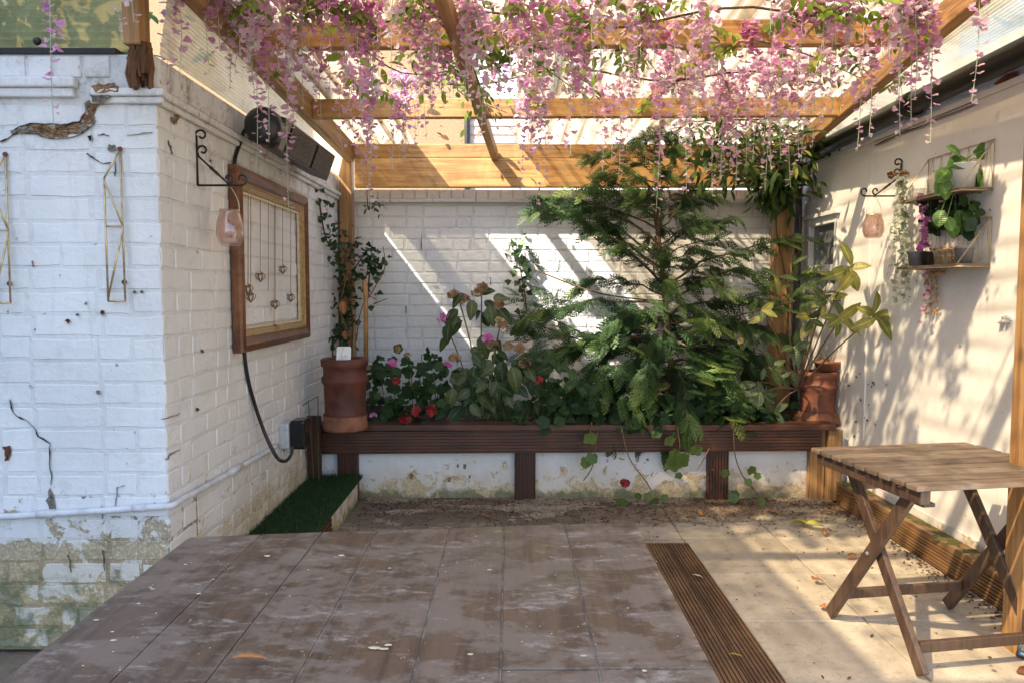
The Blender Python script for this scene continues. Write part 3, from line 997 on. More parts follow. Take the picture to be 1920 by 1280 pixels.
timber((-1.085, 5.17, 2.185), (-1.085, 0.9, 2.364), 0.055, 0.125, 'side_beam', 'pine_y')
timber((1.895, 5.17, 2.165), (1.50, 0.9, 2.433), 0.055, 0.11, 'side_beam', 'pine_y')
timber((-1.057, 3.09, 2.268), (1.70, 3.09, 2.290), 0.05, 0.10, 'purlin', 'pine')
timber((-1.057, 4.10, 2.222), (1.79, 4.10, 2.236), 0.05, 0.10, 'purlin', 'pine')
timber((-1.057, 2.20, 2.31), (1.60, 2.20, 2.32), 0.05, 0.10, 'purlin', 'pine')
timber((-1.057, 1.0, 2.355), (1.50, 1.0, 2.365), 0.05, 0.10, 'purlin', 'pine')
timber((-1.10, 5.165, 2.193), (1.93, 5.165, 2.193), 0.05, 0.096, 'header_board', 'pine')
timber((-1.05, 5.155, 2.046), (1.93, 5.155, 2.046), 0.05, 0.193, 'header_board', 'pine')
timber((-0.235, 2.35, 2.375 - 0.13), (-0.10, 5.13, 2.165), 0.045, 0.07, 'rafter', 'pine_y')
timber((0.87, 3.12, 2.27), (0.70, 4.08, 2.235), 0.03, 0.05, 'rafter', 'pine_y')
timber((-1.12, 5.20, 0.45), (-1.12, 5.20, 2.24), 0.088, 0.088, 'post', 'pine_z', (0, 1, 0))
timber((1.86, 5.13, 0.45), (1.86, 5.13, 2.10), 0.12, 0.10, 'post', 'pine_z', (0, 1, 0))
timber((1.79, 2.52, -0.012), (1.79, 2.52, 2.60), 0.09, 0.10, 'post', 'pine_z', (0, 1, 0))
timber((-1.215, 2.50, 2.04), (-1.215, 2.50, 2.75), 0.055, 0.08, 'post', 'pine_z', (0, 1, 0))
rp = MB()
for k in range(34):
    x = random.uniform(-1.240, -1.175); y = random.uniform(2.47, 2.53)
    z0 = random.uniform(1.905, 1.96); z1 = random.uniform(1.99, 2.06)
    rp.tube([(x, y, z0), (x + random.uniform(-.01, .01), y, (z0 + z1) / 2), (x, y, z1)], [random.uniform(.003, .009), random.uniform(.007, .013), .010], 5)
rp.build('rotten_stub', M['rot'], pg)


def corrugated(x0, x1, y0, y1, name, mat, dz=0.0):
    per, amp = 0.105, 0.026
    n = int((x1 - x0) / per * 10)
    ny = 8
    X = np.linspace(x0, x1, n)
    Y = np.linspace(y0, y1, ny)
    GX, GY = np.meshgrid(X, Y)
    Z = zr(GY) + amp + 0.004 + amp * np.cos(GX * 2 * np.pi / per) + dz + 0.004 * np.sin(GY * 5 + x0 * 9)
    V = np.stack([GX, GY, Z], -1).reshape(-1, 3)
    I = np.arange(ny * n).reshape(ny, n)
    Fq = np.stack([I[:-1, :-1], I[:-1, 1:], I[1:, 1:], I[1:, :-1]], -1).reshape(-1, 4)
    return np_mesh(name, V, Fq, M[mat], None, pg)


corrugated(-1.24, -0.66, 0.9, 5.28, 'roof_sheet', 'roof_sheet')
corrugated(-0.70, 0.02, 0.9, 3.45, 'roof_sheet', 'roof_clear', 0.006)
corrugated(0.04, 0.98, 0.9, 5.28, 'roof_sheet', 'roof_clear')
corrugated(0.94, 1.93, 0.9, 5.28, 'roof_sheet', 'roof_clear', 0.006)


def ribbed(a, b_, c, d, n, name, mat, parent=pg, amp=0.0016):
    """sheet a-b along the ribs, c-d the opposite edge"""
    a, b_, c, d = Vector(a), Vector(b_), Vector(c), Vector(d)
    nrm = (b_ - a).cross(c - a).normalized()
    V, F = [], []
    for i in range(n + 1):
        t = i / n
        o = nrm * (amp if i % 2 else -amp)
        V += [a.lerp(c, t) + o, b_.lerp(d, t) + o]
        if i: F.append((2 * i - 2, 2 * i - 1, 2 * i + 1, 2 * i))
    m = MB(); m.add(V, F)
    return m.build(name, M[mat], parent)


ribbed((1.99, 5.2, 2.205), (1.99, 1.0, 2.235), (1.925, 5.2, 2.215), (1.54, 1.0, 2.47), 44, 'side_panel', 'polycarb')
ribbed((-1.165, 5.22, 2.032), (-1.165, 2.55, 2.032), (-1.116, 5.22, 2.22), (-1.116, 2.55, 2.33), 40, 'side_panel', 'polycarb')
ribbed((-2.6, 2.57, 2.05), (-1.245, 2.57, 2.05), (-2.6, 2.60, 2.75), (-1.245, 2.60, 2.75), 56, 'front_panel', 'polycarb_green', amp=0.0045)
for (px, py) in ((33, 98), (70, 78), (80, 100), (150, 115)):
    p = at_y(px, py, 2.555)
    MB().lathe([(0.001, 0.012), (0.011, 0.008), (0.014, 0.0), (0.010, 0.0)], (0, 0, 0), 10, Matrix.Translation(p) @ Matrix.Rotation(math.pi / 2, 4, 'X')).build('screw_cap', M['iron'], pg)

gt = thing('gutter', 'black plastic gutter along the top of the right wall', 'gutter', (1.97, 3.7, 2.15))
MB().tube([(1.985, 1.0, 2.185), (1.985, 3.6, 2.168), (1.985, 5.25, 2.145)], 0.052, 14).build('gutter_run', M['gutter'], gt, True)
MB().tube([(1.985, 3.72, 2.166), (1.985, 3.80, 2.166)], 0.062, 14).build('union_bracket', M['gutter'], gt, True)
MB().tube([(1.985, 4.86, 2.150), (1.985, 4.94, 2.150)], 0.062, 14).build('union_bracket', M['gutter'], gt, True)
dp = thing('drainpipe', 'grey and white pipes standing in the back right corner', 'drainpipe', (1.98, 5.2, 0.45))
MB().tube([(1.965, 5.24, 0.45), (1.965, 5.24, 2.05)], 0.030, 12).build('white_pipe', M['white_gloss'], dp, True)
MB().tube([(1.985, 5.165, 0.45), (1.985, 5.165, 1.95)], 0.022, 12).build('dark_pipe', M['slate'], dp, True)


# ---------------------------------------------------------------- planter and boards
def grooved(p0, p1, face, height, thick, n, name, mat, parent, gd=0.006, lo=0.08, hi=0.92, bev=0.0):
    """board from p0 to p1 (its back lower edge line); face = outward direction, grooves run along the board"""
    p0, p1, face = Vector(p0), Vector(p1), Vector(face).normalized()
    d = (p1 - p0)
    L = d.length
    up = face.cross(d.normalized())
    if up.z < -0.1: up = -up
    hv = Vector(height) if hasattr(height, '__len__') else up * height
    hl = hv.length
    prof = [(0, 0), (thick - .003, 0), (thick, 0.003 / hl)]
    for i in range(n):
        c = lo + (hi - lo) * i / max(n - 1, 1)
        w_ = (hi - lo) / max(n - 1, 1) * 0.19
        prof += [(thick, c - w_), (thick - gd, c - w_ * 0.7), (thick - gd, c + w_ * 0.7), (thick, c + w_)]
    prof += [(thick, 1 - 0.003 / hl), (thick - .003, 1), (0, 1)]
    m = MB()
    m.prism(prof, lambda u, v, e: p0 + face * u + hv * v + d * e, 1.0)
    return m.build(name, M[mat], parent)


plt = thing('raised_planter', 'long dark brown timber planter on grooved legs along the back', 'planter', (0.4, 4.42, 0))
grooved((XL + 0.03, 4.412, 0.283), (1.86, 4.412, 0.301), (0, -1, 0), (0, 0, 0.135), 0.028, 7, 'front_board', 'stain', plt)
MB().box(XL + 0.01, 1.93, 4.355, 4.50, 0.428, 0.462).build('cap_board', M['stain'], plt, bevel=0.004)
for (a, b_) in ((633, 671), (965, 1004), (1327, 1366)):
    x0 = at_y(a, 900, 4.41).x; x1 = at_y(b_, 900, 4.41).x
    grooved((x0, 4.455, 0.0), (x0, 4.455, 0.30), (0, -1, 0), (x1 - x0, 0, 0), 0.045, 7, 'leg', 'stain_z', plt)
MB().box(1.800, 1.892, 4.413, 4.455, 0, 0.426).build('end_post', M['pine_z'], plt, bevel=0.004)
MB().box(1.895, 1.98, 4.375, 4.45, 0, 0.427).build('end_post', M['pine_z'], plt, bevel=0.004)
grooved((XL + 0.012, 4.30, 0.17), (XL + 0.012, 4.30, 0.53), (0, -1, 0), (0.075, 0, 0), 0.03, 3, 'side_board', 'stain_z', plt)
soil = MB().box(XL + 0.01, 2.0, 4.50, YB - 0.01, 0.30, 0.435).build('soil', M['soil'], plt)

bm_ = thing('timber_kerb', 'grooved timber beam along the foot of the right wall with mossy top', 'beam', (1.98, 3.3, 0))
grooved((1.955, 2.0, 0.002), (1.955, 4.325, 0.002), (-1, 0, 0), (0, 0, 0.135), 0.028, 7, 'face_board', 'deck_y', bm_, gd=0.008, hi=0.78)
MB().box(1.957, 2.026, 2.0, 4.325, 0.0, 0.128).build('core', M['deck_y'], bm_)
mp = MB()
for k in range(90):
    x, y = random.uniform(1.935, 2.02), 2.2 + 2.1 * random.random()
    s = random.uniform(0.01, 0.035)
    mp.lathe([(s, 0.0), (s * 0.7, s * 0.10), (0.001, s * 0.14)], (x, y, 0.1275 + (0.008 if x < 1.957 else 0)), 7)
props(mp.build('moss', M['moss'], bm_), kind='stuff')
MB().box(XR - 0.004, XR - 0.001, 2.0, 4.3, 0.13, 0.17).build('damp_line', M['paint_low'], bm_)

st = thing('board_strip', 'two grooved decking boards lying on the paving beside the brown table', 'decking', (0.74, 2.3, 0))
for x0, x1, ya, yb in ((0.632, 0.737, 0.6, 3.335), (0.740, 0.845, 0.6, 3.335), (0.632, 0.737, 3.339, 3.456), (0.740, 0.845, 3.339, 3.456)):
    grooved((x0, ya, 0.03), (x0, yb, 0.03), (0, 0, 1), (x1 - x0, 0, 0), 0.034, 7, 'board', 'strip_y', st)
for x in (0.64, 0.80):
    MB().box(x, x + 0.04, 0.6, 3.44, 0.003, 0.0295).build('batten', M['strip_y'], st)

tb = thing('turf_bench', 'low bench topped with green artificial turf below the brick wall', 'bench', (-1.02, 3.6, 0))
MB().box(XL + 0.008, -0.90, 2.75, 4.36, 0.0, 0.125).build('base', M['paint_low'], tb)
grooved((-0.90, 2.75, 0.03), (-0.90, 3.62, 0.03), (1, 0, 0), (0, 0, 0.115), 0.025, 5, 'fascia', 'stain', tb)
MB().box(XL + 0.008, -0.872, 2.75, 4.36, 0.1455, 0.158).build('turf_mat', M['turf'], tb)
n = 16000
bp = np.column_stack([rng.uniform(XL + 0.01, -0.868, n), rng.uniform(2.9, 4.37, n), np.full(n, 0.156)])
bd = np.column_stack([rng.normal(0, .45, n), rng.normal(0, .45, n), np.ones(n)])
T_blade = (np.array([[-.5, 0, 0], [.5, 0, 0], [.3, .6, 0.02], [0, 1, 0.1]], float) * [0.0030, 0.020, 0.02], np.array([[0, 1, 2, 3]]))
V, Fq, I = scatter(T_blade, bp, bd, rng.normal(0, 1, (n, 3)), rng.uniform(0.6, 1.3, n))
props(np_mesh('turf_pile', V, Fq, M['turf'], {'tint': rng.random(n)[I]}, tb, False), kind='stuff')

# ---------------------------------------------------------------- beyond the yard
nb = thing('house', 'brown pebbledash house seen through the gap in the roof', 'house', (-3.6, 11.0, 0))
XE = at_y(877, 200, 11.0).x
MB().box(-7.2, XE, 11.0, 16, 0, 6.5).build('wall', M['pebbledash'], nb)
m = MB(); m.prism([(-7.4, 6.5), (XE + .2, 6.5), (-3.8, 8.6)], lambda u, v, e: Vector((u, 10.8 + e * 5.4, v)), 1.0); m.build('roof', M['slate'], nb)
MB().tube([(XE - 0.01, 10.955, 0), (XE - 0.01, 10.955, 6.5)], 0.036, 10).build('drainpipe', M['gutter'], nb, True)
nb2 = thing('house', 'white house with pale pink tile hung wall beyond the roof gap', 'house', (2.5, 11.12, 0))
MB().box(XE + 0.002, 6.5, 11.02, 17, 0, 6.2).build('wall', M['house_white'], nb2)
for r_ in range(26):
    z = 2.2 + r_ * 0.062
    MB().box(XE + 0.035, 0.14, 10.995 - 0.010 * (r_ % 2), 11.019, z, z + 0.060).build('tile_course', M['tile'], nb2)
f = MB().box(0.42, 1.3, 10.99, 11.018, 4.0, 5.2).build('window', M['white_gloss'], nb2)
MB().box(0.50, 0.84, 10.978, 10.989, 4.08, 5.12).build('pane', M['window_glass'], f)
MB().box(0.90, 1.22, 10.978, 10.989, 4.08, 5.12).build('pane', M['window_glass'], f)
m = MB(); m.prism([(XE, 6.2), (6.8, 6.2), (3.0, 8.4)], lambda u, v, e: Vector((u, 10.9 + e * 6.6, v)), 1.0); m.build('roof', M['slate'], nb2)

# unseen house added to shade the near left of the yard
hs = thing('house', 'unseen tall white house added left behind the viewer to block the sun', 'house', (-6.0, -2.0, 0))
MB().box(-9.5, -3.9, -7.0, 2.1, 0, 6.0).build('wall', M['house_white'], hs)
m = MB(); m.prism([(-9.7, 6.0), (-3.75, 6.0), (-6.7, 7.6)], lambda u, v, e: Vector((u, -7.2 + e * 9.4, v)), 1.0); m.build('roof', M['slate'], hs)
for k in range(4):
    f = MB().box(-3.899, -3.86, -5.6 + k * 2.0, -4.7 + k * 2.0, 3.6, 4.9).build('window', M['white_gloss'], hs)
    MB().box(-3.859, -3.85, -5.5 + k * 2.0, -4.8 + k * 2.0, 3.7, 4.8).build('pane', M['window_glass'], f)


# ------------------------------------------------------------------ furniture
TZ = 0.64
tab = thing('plank_table', 'large weathered brown plank table filling the foreground', 'table', (-0.23, 1.1, 0))
S_ = (H - TZ) / 0.68
ex = [-0.89, -0.695, -0.528, -0.375, -0.171, -0.016, 0.161, 0.37]
ex = [e * S_ for e in ex]
def far_edge(x): return at_z(352, 1005, TZ).y + (x - ex[0]) / (ex[-1] - ex[0]) * (at_z(1197, 978, TZ).y - at_z(352, 1005, TZ).y)
for i in range(7):
    x0, x1 = ex[i] + 0.0013, ex[i + 1] - 0.0013
    ya, yb = far_edge(x0), far_edge(x1)
    cuts = [0.15] if i < 5 else [0.15, at_z(1200, 1252, TZ).y]
    for k, c in enumerate(cuts):
        last = (k == len(cuts) - 1)
        y1a, y1b = (ya, yb) if last else (cuts[k + 1] - 0.002, cuts[k + 1] - 0.002)
        if last and i == 0:
            poly = [(x0, c), (x1, c), (x1, y1b)] + [(x0 + 0.022 * (1 - math.cos(a)), ya - 0.022 * (1 - math.sin(a))) for a in np.linspace(math.pi / 2, 0, 5)]
            poly = [(x0, c), (x1, c), (x1, y1b), (x0 + 0.022, ya), (x0 + 0.008, ya - 0.004), (x0 + 0.002, ya - 0.011), (x0, ya - 0.022)]
        else: poly = [(x0, c), (x1, c), (x1, y1b), (x0, y1a)]
        dz = random.uniform(-0.0012, 0.0012)
        m = MB(); m.prism(poly, lambda u, v, e: Vector((u, v, TZ - 0.03 + dz + e)), 0.03)
        m.build('board', M['table_board'], tab, bevel=0.0025)
for i in range(1, 7):
    MB().box(ex[i] - 0.0013, ex[i] + 0.0013, 0.16, far_edge(ex[i]) - 0.004, TZ - 0.02, TZ - 0.0022).build('joint_filler', M['joint'], tab)
for y in (0.35, 1.0, 1.70):
    MB().box(ex[0] + 0.06, ex[-1] - 0.06, y, y + 0.07, TZ - 0.10, TZ - 0.032).build('cross_rail', M['stain'], tab)
for x in (ex[0] + 0.08, ex[-1] - 0.15):
    for y in (0.36, 1.71):
        MB().box(x, x + 0.07, y - 0.001, y + 0.071, 0, TZ - 0.101).build('leg', M['stain_z'], tab)
# droppings and paint spots
fl = MB()
def speck(m, px, py, s, asp=1.5):
    p = at_z(px, py, TZ + 0.0015)
    k = random.randint(5, 7)
    ph = random.random() * 6
    V = [p + Vector((math.cos(ph + 6.283 * i / k) * s * asp * random.uniform(.6, 1.2), math.sin(ph + 6.283 * i / k) * s * random.uniform(.6, 1.2), 0)) for i in range(k)]
    c = p + Vector((0, 0, 0.0012))
    m.add(V + [c], [(i, (i + 1) % k, k) for i in range(k)])
for (px, py, s) in ((502, 1041, .007), (640, 1040, .006), (892, 1004, .003), (918, 1067, .004), (730, 1064, .003), (373, 1112, .004), (282, 1100, .003), (286, 1103, .004), (348, 1057, .003), (260, 1130, .003), (181, 1161, .004), (211, 1183, .003), (212, 1199, .005), (400, 1085, .003), (882, 1225, .004), (720, 1215, .006), (702, 1213, .007), (728, 1208, .005), (1094, 1228, .004), (1208, 1256, .004)):
    speck(fl, px, py, s)
for k in range(45):
    speck(fl, random.uniform(150, 1300), random.uniform(1005, 1275), random.choice((.0008, .0011, .0015)))
props(fl.build('droppings', M['slip'], tab, fix=False), kind='stuff')

ft = thing('folding_table', 'small folding slatted wooden table standing at the right wall', 'table', (1.245, 2.235, 0), R(9))
TT = 0.655
def ftl(x, y, z): return Vector((x, y, z))
W_, D_ = 0.66, 0.60
ns = 9
for i in range(ns):
    y0 = D_ * i / ns + 0.003
    MB().box(0, W_, y0, y0 + D_ / ns - 0.0135, TT - 0.018 + random.uniform(0, .0006), TT + random.uniform(-.0012, .0012)).build('slat', M['teak_x'], ft, bevel=0.004, local=True)
for x in (0.02, W_ - 0.055):
    MB().box(x, x + 0.035, 0.012, D_ - 0.02, TT - 0.062, TT - 0.0185).build('side_rail', M['teak'], ft, bevel=0.003, local=True)
def tleg(x, ya, za, yb, zb): MB().bar((x, ya, za), (x, yb, zb), 0.022, 0.045, (0, 1, 0.2)).build('leg', M['teak'], ft, bevel=0.004, local=True)
tleg(0.072, 0.10, TT - 0.03, 0.545, 0.016)
tleg(W_ - 0.085, 0.10, TT - 0.03, 0.545, 0.016)
tleg(0.098, 0.50, TT - 0.03, 0.07, 0.016)
tleg(W_ - 0.115, 0.50, TT - 0.03, 0.07, 0.016)
def rail(x0, x1, y, z, t=0.036): MB().bar((x0, y, z), (x1, y, z), 0.02, t).build('stretcher', M['teak'], ft, bevel=0.003, local=True)
rail(0.084, W_ - 0.097, 0.468, 0.125)
rail(0.110, W_ - 0.127, 0.112, 0.09)
rail(0.110, W_ - 0.127, 0.452, TT - 0.105, 0.05)
MB().box(0.045, 0.085, 0.03, 0.07, TT - 0.075, TT - 0.063).build('latch', M['black'], ft, local=True)
for (bx_, by_, bz_) in ((0.0595, 0.317, 0.333), (0.0595, 0.118, TT - 0.052), (W_ - 0.0735, 0.317, 0.333)):
    MB().lathe([(0.001, .006), (.006, .005), (.008, .001), (.008, -.002), (.001, -.002)], (0, 0, 0), 12, Matrix.Translation((bx_, by_, bz_)) @ Matrix.Rotation(-math.pi / 2, 4, 'Y')).build('bolt', M['zinc'], ft, True, local=True)

bx = thing('poster_board', 'small dark framed board with blue label leaning at the foot of the right post', 'board', (1.79, 2.40, 0))
p0, p1 = at_z(1894, 1226, 0.0), Vector((1.86, 2.33, 0))
bp0, bp1 = Vector((1.735, 2.475, 0.004)), Vector((1.80, 2.34, 0.004))
d_ = (bp1 - bp0); nrm_ = Vector((-d_.y, d_.x, 0)).normalized() * -1
if nrm_.x > 0: nrm_ = -nrm_
def pb(u, v, e): return bp0 + d_ * u + Vector((0, 0, 0.135 * v)) + nrm_ * e + Vector((0.02 * v, 0.0, 0))
def slab_(name, u0, u1, v0, v1, e0, e1, mat):
    m = MB(); m.prism([(u0, v0), (u1, v0), (u1, v1), (u0, v1)], lambda u, v, e: pb(u, v, e0 + (e1 - e0) * e), 1.0)
    return m.build(name, mat, bx)
M['blue_print'] = plain('blue_print', (0.10, 0.33, 0.48), 0.4, 0, 0.4, 60)
slab_('panel', 0, 1.0, 0, 1, -0.012, 0, M['stain'])
lab_ = slab_('label_sheet', 0.05, 0.62, 0.06, 0.93, 0.0, 0.002, M['blue_print'])
for (u0, u1, v0, v1, c) in ((0.14, 0.52, 0.78, 0.85, 'white_gloss'), (0.08, 0.58, 0.56, 0.66, 'ink'), (0.08, 0.58, 0.44, 0.53, 'ink'), (0.34, 0.58, 0.24, 0.40, 'white_gloss'), (0.10, 0.30, 0.20, 0.38, 'slip'), (0.10, 0.55, 0.10, 0.15, 'white_gloss'), (0.14, 0.5, 0.60, 0.62, 'white_gloss'), (0.14, 0.46, 0.475, 0.495, 'white_gloss')):
    slab_('print_block', u0, u1, v0, v1, 0.002, 0.003, M[c])
hd = MB()
hd.prism([(0, 0), (0.075, -0.05), (0.19, 0.01), (0.17, 0.07), (0.03, 0.03)], lambda u, v, e: Vector((1.66 + u, 2.36 + v, 0.004 + e)), 0.006)
props(hd.build('bark_chip', M['rust']), 'flat reddish scrap lying before the right post', 'scrap')

# ------------------------------------------------------------------ left wall fittings
def frame_corner():
    fr = thing('picture_frame', 'empty brown and gilt picture frame hung with strings of wicker hearts', 'picture frame', (XL + 0.03, 3.66, 1.0))
    y0, y1, z0, z1 = 3.16, 4.25, 0.985, 1.775
    w_ = 0.095
    x0, x1 = XL + 0.010, XL + 0.055
    def member(a, b_, ins_a, ins_b, name):
        # moulding profile: (distance from outer edge, height off the wall)
        prof = [(0, 0), (0, 0.030), (0.010, 0.040), (0.030, 0.045), (0.050, 0.036), (0.062, 0.028), (0.062, 0)]
        lip = [(0.062, 0), (0.062, 0.030), (0.068, 0.033), (0.072, 0.028), (0.092, 0.018), (0.095, 0.0)]
        o_ = None
        for pr, nm, mt in ((prof, name, M['frame_wood']), (lip, 'gilt_slip', M['gilt'])):
            V, F = [], []
            for (q, e) in pr:
                for end, sgn in ((a, 1), (b_, -1)):
                    V.append((x0 + e, end[0] + ins_a[0] * q * sgn * 0 + q * (ins_a[0] if end is a else ins_b[0]), end[1] + q * (ins_a[1] if end is a else ins_b[1])))
            for i in range(len(pr) - 1):
                F.append((2 * i, 2 * i + 1, 2 * i + 3, 2 * i + 2))
            mb = MB(); mb.add(V, F)
            o = mb.build(nm, mt, fr if o_ is None else o_)
            if o_ is None: o_ = o
        return o_
    c = [(y0, z0), (y1, z0), (y1, z1), (y0, z1)]
    ins = [(1, 1), (-1, 1), (-1, -1), (1, -1)]
    for i in range(4):
        j = (i + 1) % 4
        member(c[i], c[j], ins[i], ins[j], 'frame_side')
    b = 0.0945
    m = MB()
    t = 0.012
    m.box(x0, x0 + 0.012, y0 + b, y1 - b, z0 + b, z0 + b + t); m.box(x0, x0 + 0.012, y0 + b, y1 - b, z1 - b - t, z1 - b)
    m.box(x0, x0 + 0.0115, y0 + b, y0 + b + t, z0 + b + t, z1 - b - t); m.box(x0, x0 + 0.0115, y1 - b - t, y1 - b, z0 + b + t, z1 - b - t)
    m.build('cream_slip', M['slip'], fr)
    # strings and hearts measured in the picture: x px at top, heart y px
    for (px, hy) in ((470, 548), (488, 510), (503, None), (514, 608), (530, 497), (516, 562), (545, 550), (465, 533)):
        top = at_x(px, 352 + (px - 465) * 0.52, XL + 0.022)
        top.z = z1 - b - 0.004
        bot = at_x(px, hy if hy else 545, XL + 0.022)
        MB().tube([top, bot], 0.0016, 5).build('string', M['twine'], fr)
        if hy:
            hm = MB()
            for rot in (0.0, 1.2, -0.9):
                pts = []
                for a in np.linspace(0, 2 * math.pi, 17):
                    hx = 16 * math.sin(a) ** 3 / 17 * 0.023
                    hz = (13 * math.cos(a) - 5 * math.cos(2 * a) - 2 * math.cos(3 * a) - math.cos(4 * a)) / 17 * 0.024
                    pts.append(bot + Vector((hx * math.sin(rot), hx * math.cos(rot), hz - 0.024)))
                hm.tube(pts, 0.0022, 4, False)
            hm.tube([bot + Vector((0.006, -0.02, 0.0)), bot + Vector((0.006, 0.02, -0.008))], 0.003, 4)
            hm.build('wicker_heart', M['twine'], fr)
    return fr
frame_corner()

ht = thing('patio_heater', 'black electric patio heater mounted high on the left brick wall', 'heater', (-1.06, 3.7, 1.86))
# cross-section (x, z): face leans down
A_, B_ = Vector((-0.950, 1.985)), Vector((-1.000, 1.848))
C_, D2 = Vector((-1.10, 1.885)), Vector((-1.05, 2.018))
Y0h, Y1h = 3.25, 4.15
m = MB(); m.prism([tuple(A_), tuple(B_), tuple(C_), tuple(D2)], lambda u, v, e: Vector((u, Y0h + e * (Y1h - Y0h), v)), 1.0)
hb = m.build('body', M['bronze'], ht, bevel=0.006)
fn = Vector((A_.y - B_.y, 0, -(A_.x - B_.x))).normalized()
def hface(y, t, e): q = A_.lerp(B_, t); return Vector((q.x, y, q.y)) + fn * e
for ya, yb in ((3.34, 3.74), (3.78, 4.13)):
    m = MB(); m.prism([(ya, .09), (yb, .09), (yb, .91), (ya, .91)], lambda u, v, e: hface(u, v, 0.001 + e), 0.004)
    g_ = m.build('grill_panel', M['black_gloss'], ht)
    k = 0
    y = ya + 0.012
    while y < yb - 0.008:
        MB().bar(hface(y, .12, .008), hface(y, .88, .008), 0.0045, 0.004, fn).build('grill_bar', M['grill'], g_)
        y += 0.021
m = MB(); m.prism([(3.26, .08), (3.325, .08), (3.325, .92), (3.26, .92)], lambda u, v, e: hface(u, v, 0.001 + e), 0.003)
m.build('end_plate', M['grill'], ht)
cm = Matrix.Translation((-1.035, 3.20, 1.940)) @ Matrix.Rotation(math.pi / 2, 4, 'X')
MB().lathe([(0.001, .045), (0.050, .043), (0.070, .032), (0.078, .010), (0.078, -.05), (0.001, -.05)], (0, 0, 0), 28, cm).build('end_cap', M['black'], ht, True)
MB().box(XL, -1.09, 3.42, 3.50, 1.92, 1.96).build('wall_bracket', M['black'], ht)
MB().box(XL, -1.09, 3.95, 4.03, 1.92, 1.96).build('wall_bracket', M['black'], ht)

cb = MB()
pts = [at_x(px, py, XL + d) for px, py, d in ((470, 232, .08), (458, 246, .03), (448, 275, .015), (440, 305, .012), (444, 360, .012), (450, 480, .012), (455, 600, .012), (458, 657, .012), (465, 710, .012), (480, 765, .02), (498, 815, .05), (514, 848, .09), (525, 862, .12), (538, 862, .13), (546, 850, .13), (548, 838, .12))]
def smooth_pts(P, n=5):
    P = [Vector(p) for p in P]
    out = []
    for i in range(len(P) - 1):
        a, b_, c, d = P[max(i - 1, 0)], P[i], P[i + 1], P[min(i + 2, len(P) - 1)]
        for k in range(n):
            t = k / n
            out.append(0.5 * ((2 * b_) + (c - a) * t + (2 * a - 5 * b_ + 4 * c - d) * t * t + (3 * b_ - a - 3 * c + d) * t ** 3))
    out.append(P[-1])
    return out
props(cb.tube(smooth_pts(pts), 0.0085, 8).build('power_cable', M['black'], None, True), 'black power cable looping from the heater down to the socket', 'cable')

def scroll(c, r0, r1, a0, a1, ex_, ez_, n=18):
    return [c + ex_ * (math.cos(a) * r) + ez_ * (math.sin(a) * r) for a, r in zip(np.linspace(a0, a1, n), np.linspace(r0, r1, n))]

def iron_bracket(base, out, label, long_, tall):
    """base: foot of the wall bar; out: unit vector away from the wall"""
    ib = thing('iron_bracket', label, 'bracket', base, group='scrolled iron brackets')
    up = Vector((0, 0, 1)); out = Vector(out); r = 0.0042
    def tb_(pts, nm): MB().tube(pts, r, 6).build(nm, M['iron'], ib, True)
    tb_([base + out * .006, base + out * .006 + up * tall], 'wall_bar')
    tb_(scroll(base + up * (tall - 0.0) + out * .024, .024, .006, math.pi, -math.pi * 0.9, out, up), 'scroll')
    tb_([base + out * .006, base + out * (long_ - .025)] + scroll(base + out * (long_ - .025) + up * .024, .024, .007, -math.pi / 2, math.pi * 1.15, out, up), 'arm')
    d0, d1 = base + up * (tall * 0.58) + out * .012, base + out * (long_ * 0.62) + up * .006
    tb_(scroll(d0 + out * .016 + up * .022, .006, .022, -math.pi * .8, math.pi * 1.15, out, up) + [d0], 'scroll')
    st_ = []
    rr = []
    for k in range(15):
        t = k / 14
        st_.append(d0.lerp(d1, t)); rr.append(r * (1 + 0.9 * math.exp(-((t - .45) / .05) ** 2) + 0.9 * math.exp(-((t - .60) / .05) ** 2)))
    MB().tube(st_, rr, 6).build('twisted_stay', M['iron'], ib, True)
    tb_([d1] + scroll(d1 + up * .020 - out * .0, .020, .006, -math.pi / 2, math.pi * 1.1, out, up), 'scroll')
    return ib

def jar(p, r, h, label, mat, group='glass lanterns on iron brackets', wire_top=None):
    """p: bottom centre"""
    j = thing('glass_lantern', label, 'lantern', p, group=group)
    prof = [(0.001, 0.001), (r * .62, 0.0), (r * .80, h * .06), (r * .98, h * .28), (r, h * .42), (r * .92, h * .66), (r * .76, h * .86), (r * .70, h * .93), (r * .74, h * 1.0),
            (r * .70, h * 1.0), (r * .66, h * .93), (r * .72, h * .85), (r * .87, h * .66), (r * .94, h * .42), (r * .92, h * .28), (r * .7, h * .08), (0.001, h * .05)]
    MB().lathe(prof, p, 40, None, 0.018, 20).build('glass', M[mat], j, True)
    if wire_top is not None:
        a, b_ = p + Vector((-r * .74, 0, h * .95)), p + Vector((r * .74, 0, h * .95))
        c = Vector(wire_top)
        MB().tube(smooth_pts([a, a.lerp(c, .45) + Vector((-.012, 0, 0)), c + Vector((0, 0, 0)), b_.lerp(c, .45) + Vector((.012, 0, 0)), b_]), 0.0014, 5).build('wire_handle', M['brass'], j)
        MB().tube([p + Vector((r * .735 * math.cos(t), r * .735 * math.sin(t), h * .95)) for t in np.linspace(0, 6.283, 21)], 0.0016, 5).build('neck_wire', M['brass'], j)
    MB().lathe([(0.001, h * .07), (r * .5, h * .07), (r * .5, h * .20), (0.001, h * .20)], p, 16).build('tea_light', M['white_gloss'], j)
    return j

